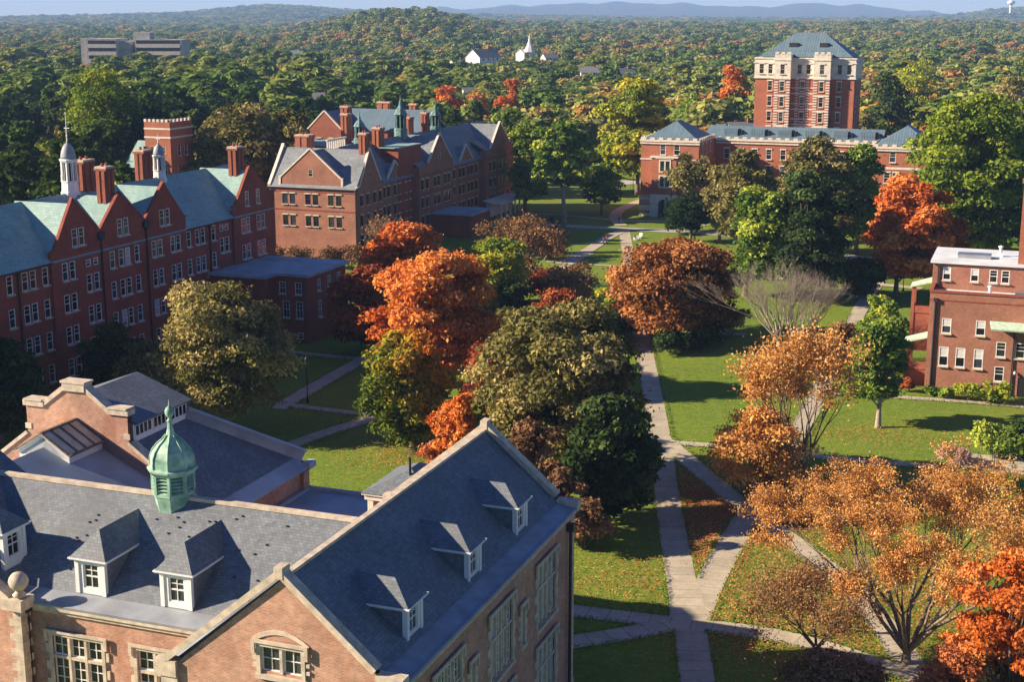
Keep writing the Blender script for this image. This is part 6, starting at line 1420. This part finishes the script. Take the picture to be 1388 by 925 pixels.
# ================================================================ small things in the quad
def lamp(x,y,ytop,label,group='lamp posts along the quad paths'):
    p=G(x,y); h=max(3.0,D(x,ytop,p[1])[2]); rt=wroot('street_lamp',p,label,'lamp post'); rt['group']=group
    m=MB(); m.lathe((0,0),[(.2,0),(.2,.3),(.1,.45),(.07,.6),(.055,h-.75)],8); m.build('pole','iron',rt)
    m=MB(); m.lathe((0,0),[(.06,h-.75),(.16,h-.7),(.2,h-.35),(.22,h-.25),(.1,h-.05),(.02,h+.08)],8); m.build('lantern',['iron'],rt)
lamp(417,546,484,'tall black lamp post on the shaded lawn left of the green and orange maple')
lamp(909,300,262,'thin black lamp post at the path corner near the pavilion')
lamp(1102,862,812,'black lamp post under the large half bare tree')
lamp(1224,395,352,'black lamp post beyond the house porch'); lamp(858,262,232,'thin lamp post on the far lawn beside the tower hall')
def chair(x,y,label,rz=0):
    rt=wroot('lawn_chair',G(x,y),label,'lawn chair',rz=rz); rt['group']='white lawn chairs on the grass'
    m=MB(); m.box(-.35,.35,-.35,.3,.3,.36); m.build('seat','white_paint',rt); m=MB()
    for k in range(5): xx=-.32+k*.14; m.beam((xx+.05,.25,.3),(xx+.05,.6,1.05),.12,.03)
    m.build('backrest','white_paint',rt)
    for s in (-1,1):
        m=MB(); m.box(s*.42-.07,s*.42+.07,-.45,.35,.55,.59); m.build('armrest','white_paint',rt)
        m=MB(); m.box(s*.38-.04,s*.38+.04,-.42,-.32,0,.549); m.build('leg','white_paint',rt); m=MB(); m.box(s*.38-.04,s*.38+.04,.25,.35,0,.549); m.build('leg','white_paint',rt)
chair(862,326,'white lawn chair on the shaded grass right of the central path',.4); chair(867,323,'second white lawn chair, just behind the one right of the central path',-.6)
chair(787,388,'white lawn chair near the reddish shrub mass',.8); chair(1163,390,'left white lawn chair by the long right path',-.3); chair(1168,388,'right white lawn chair by the long right path',.5)
def bench(x,y,label,rz):
    rt=wroot('park_bench',G(x,y),label,'bench',rz=rz); m=MB(); m.box(-.9,.9,-.25,.25,.42,.47); m.build('seat','bark',rt); m=MB(); m.box(-.9,.9,.24,.3,.55,.95); m.build('backrest','bark',rt)
    for s in (-.75,.75): m=MB(); m.box(s-.04,s+.04,-.22,.28,0,.419); m.build('leg','iron',rt)
bench(985,612,'wooden bench beside the cross path on the lawn',.1); bench(1178,398,'wooden bench at the top of the long right path',.3)
def person(x,y,label,top='cloth_dark',legs='cloth_dark',rz=0,step=.18,h=1.72):
    rt=wroot('person',G(x,y,.03),label,'person',rz=rz); s=h/1.72
    V=[(0,0,.95),(0,0,1.15),(0,0,1.38),(0,0,1.50),(0,-.01,1.62),(.09,0,.90),(.10,-step,.50),(.10,-step*1.1,.08),(.10,-step*1.1-.16,.04),(-.09,0,.90),(-.10,step*.7,.50),(-.10,step*1.5,.10),(-.10,step*1.3-.14,.04),(.19,0,1.40),(.23,.08,1.15),(.22,-.02,.92),(-.19,0,1.40),(-.23,-.06,1.15),(-.22,.1,.93)]
    E=[(0,1),(1,2),(2,3),(3,4),(0,5),(5,6),(6,7),(7,8),(0,9),(9,10),(10,11),(11,12),(2,13),(13,14),(14,15),(2,16),(16,17),(17,18)]
    Rd=[.14,.125,.14,.055,.095,.09,.065,.045,.04,.09,.065,.045,.04,.06,.045,.035,.06,.045,.035]
    me=bpy.data.meshes.new('body'); me.from_pydata([tuple(np.array(v)*s) for v in V],E,[]); o=bpy.data.objects.new('body',me); COL.objects.link(o); o.parent=rt
    sm=o.modifiers.new('skin','SKIN'); 
    for i,r in enumerate(Rd): me.skin_vertices[0].data[i].radius=(r*s,r*s*.85)
    me.skin_vertices[0].data[0].use_root=True
    ss=o.modifiers.new('sub','SUBSURF'); ss.levels=1; ss.render_levels=2
    for k in (top,legs,'skin'): me.materials.append(MATS[k])
    dg=bpy.context.evaluated_depsgraph_get(); ev=o.evaluated_get(dg); nm=bpy.data.meshes.new_from_object(ev); o.modifiers.clear(); o.data=nm
    if len(nm.materials)==0:
        for k in (top,legs,'skin'): nm.materials.append(MATS[k])
    for p in nm.polygons:
        c=p.center; p.material_index=2 if (c.z>1.49*s or (abs(c.x)>.18*s and c.z<.98*s)) else (0 if c.z>.92*s else 1); p.use_smooth=True
    m=MB(); m.lathe((0,.01),[(.1,1.6*s),(.108,1.66*s),(.1,1.73*s),(.06,1.78*s),(.01,1.79*s)],10,smooth=True); m.build('hair','hair',rt)
person(839,303,'person in dark clothes walking on the path near the far road','cloth_dark','cloth_dark',.4)
person(818,333,'person in blue walking down the shaded diagonal path','cloth_blue','cloth_dark',2.6)
person(822,331,'person in red beside the one in blue on the shaded path','cloth_red','cloth_dark',2.7)
person(895,300,'person in dark blue at the pavilion steps','cloth_blue','cloth_dark',1.0)
# ================================================================ haze
def haze(dens=8e-5):
    me=bpy.data.meshes.new('haze'); 
    x0,x1,y0,y1,z0,z1=-19500,19500,-19500,19500,-2,330
    V=[(x0,y0,z0),(x1,y0,z0),(x1,y1,z0),(x0,y1,z0),(x0,y0,z1),(x1,y0,z1),(x1,y1,z1),(x0,y1,z1)]
    me.from_pydata(V,[],[(0,3,2,1),(4,5,6,7),(0,1,5,4),(1,2,6,5),(2,3,7,6),(3,0,4,7)])
    m=bpy.data.materials.new('haze'); m.use_nodes=True; t=m.node_tree; t.nodes.clear(); out=t.nodes.new('ShaderNodeOutputMaterial'); v=t.nodes.new('ShaderNodeVolumePrincipled')
    v.inputs['Density'].default_value=dens; v.inputs['Color'].default_value=(.34,.58,1.0,1); v.inputs['Anisotropy'].default_value=0.0
    t.links.new(v.outputs[0],out.inputs['Volume']); me.materials.append(m); o=bpy.data.objects.new('haze',me); COL.objects.link(o); o['kind']='stuff'; o['label']='thin blue air haze over the valley'; o['category']='haze'
import os
if not os.environ.get('NOHAZE'): haze(float(os.environ.get('HZ','1.1e-4')))
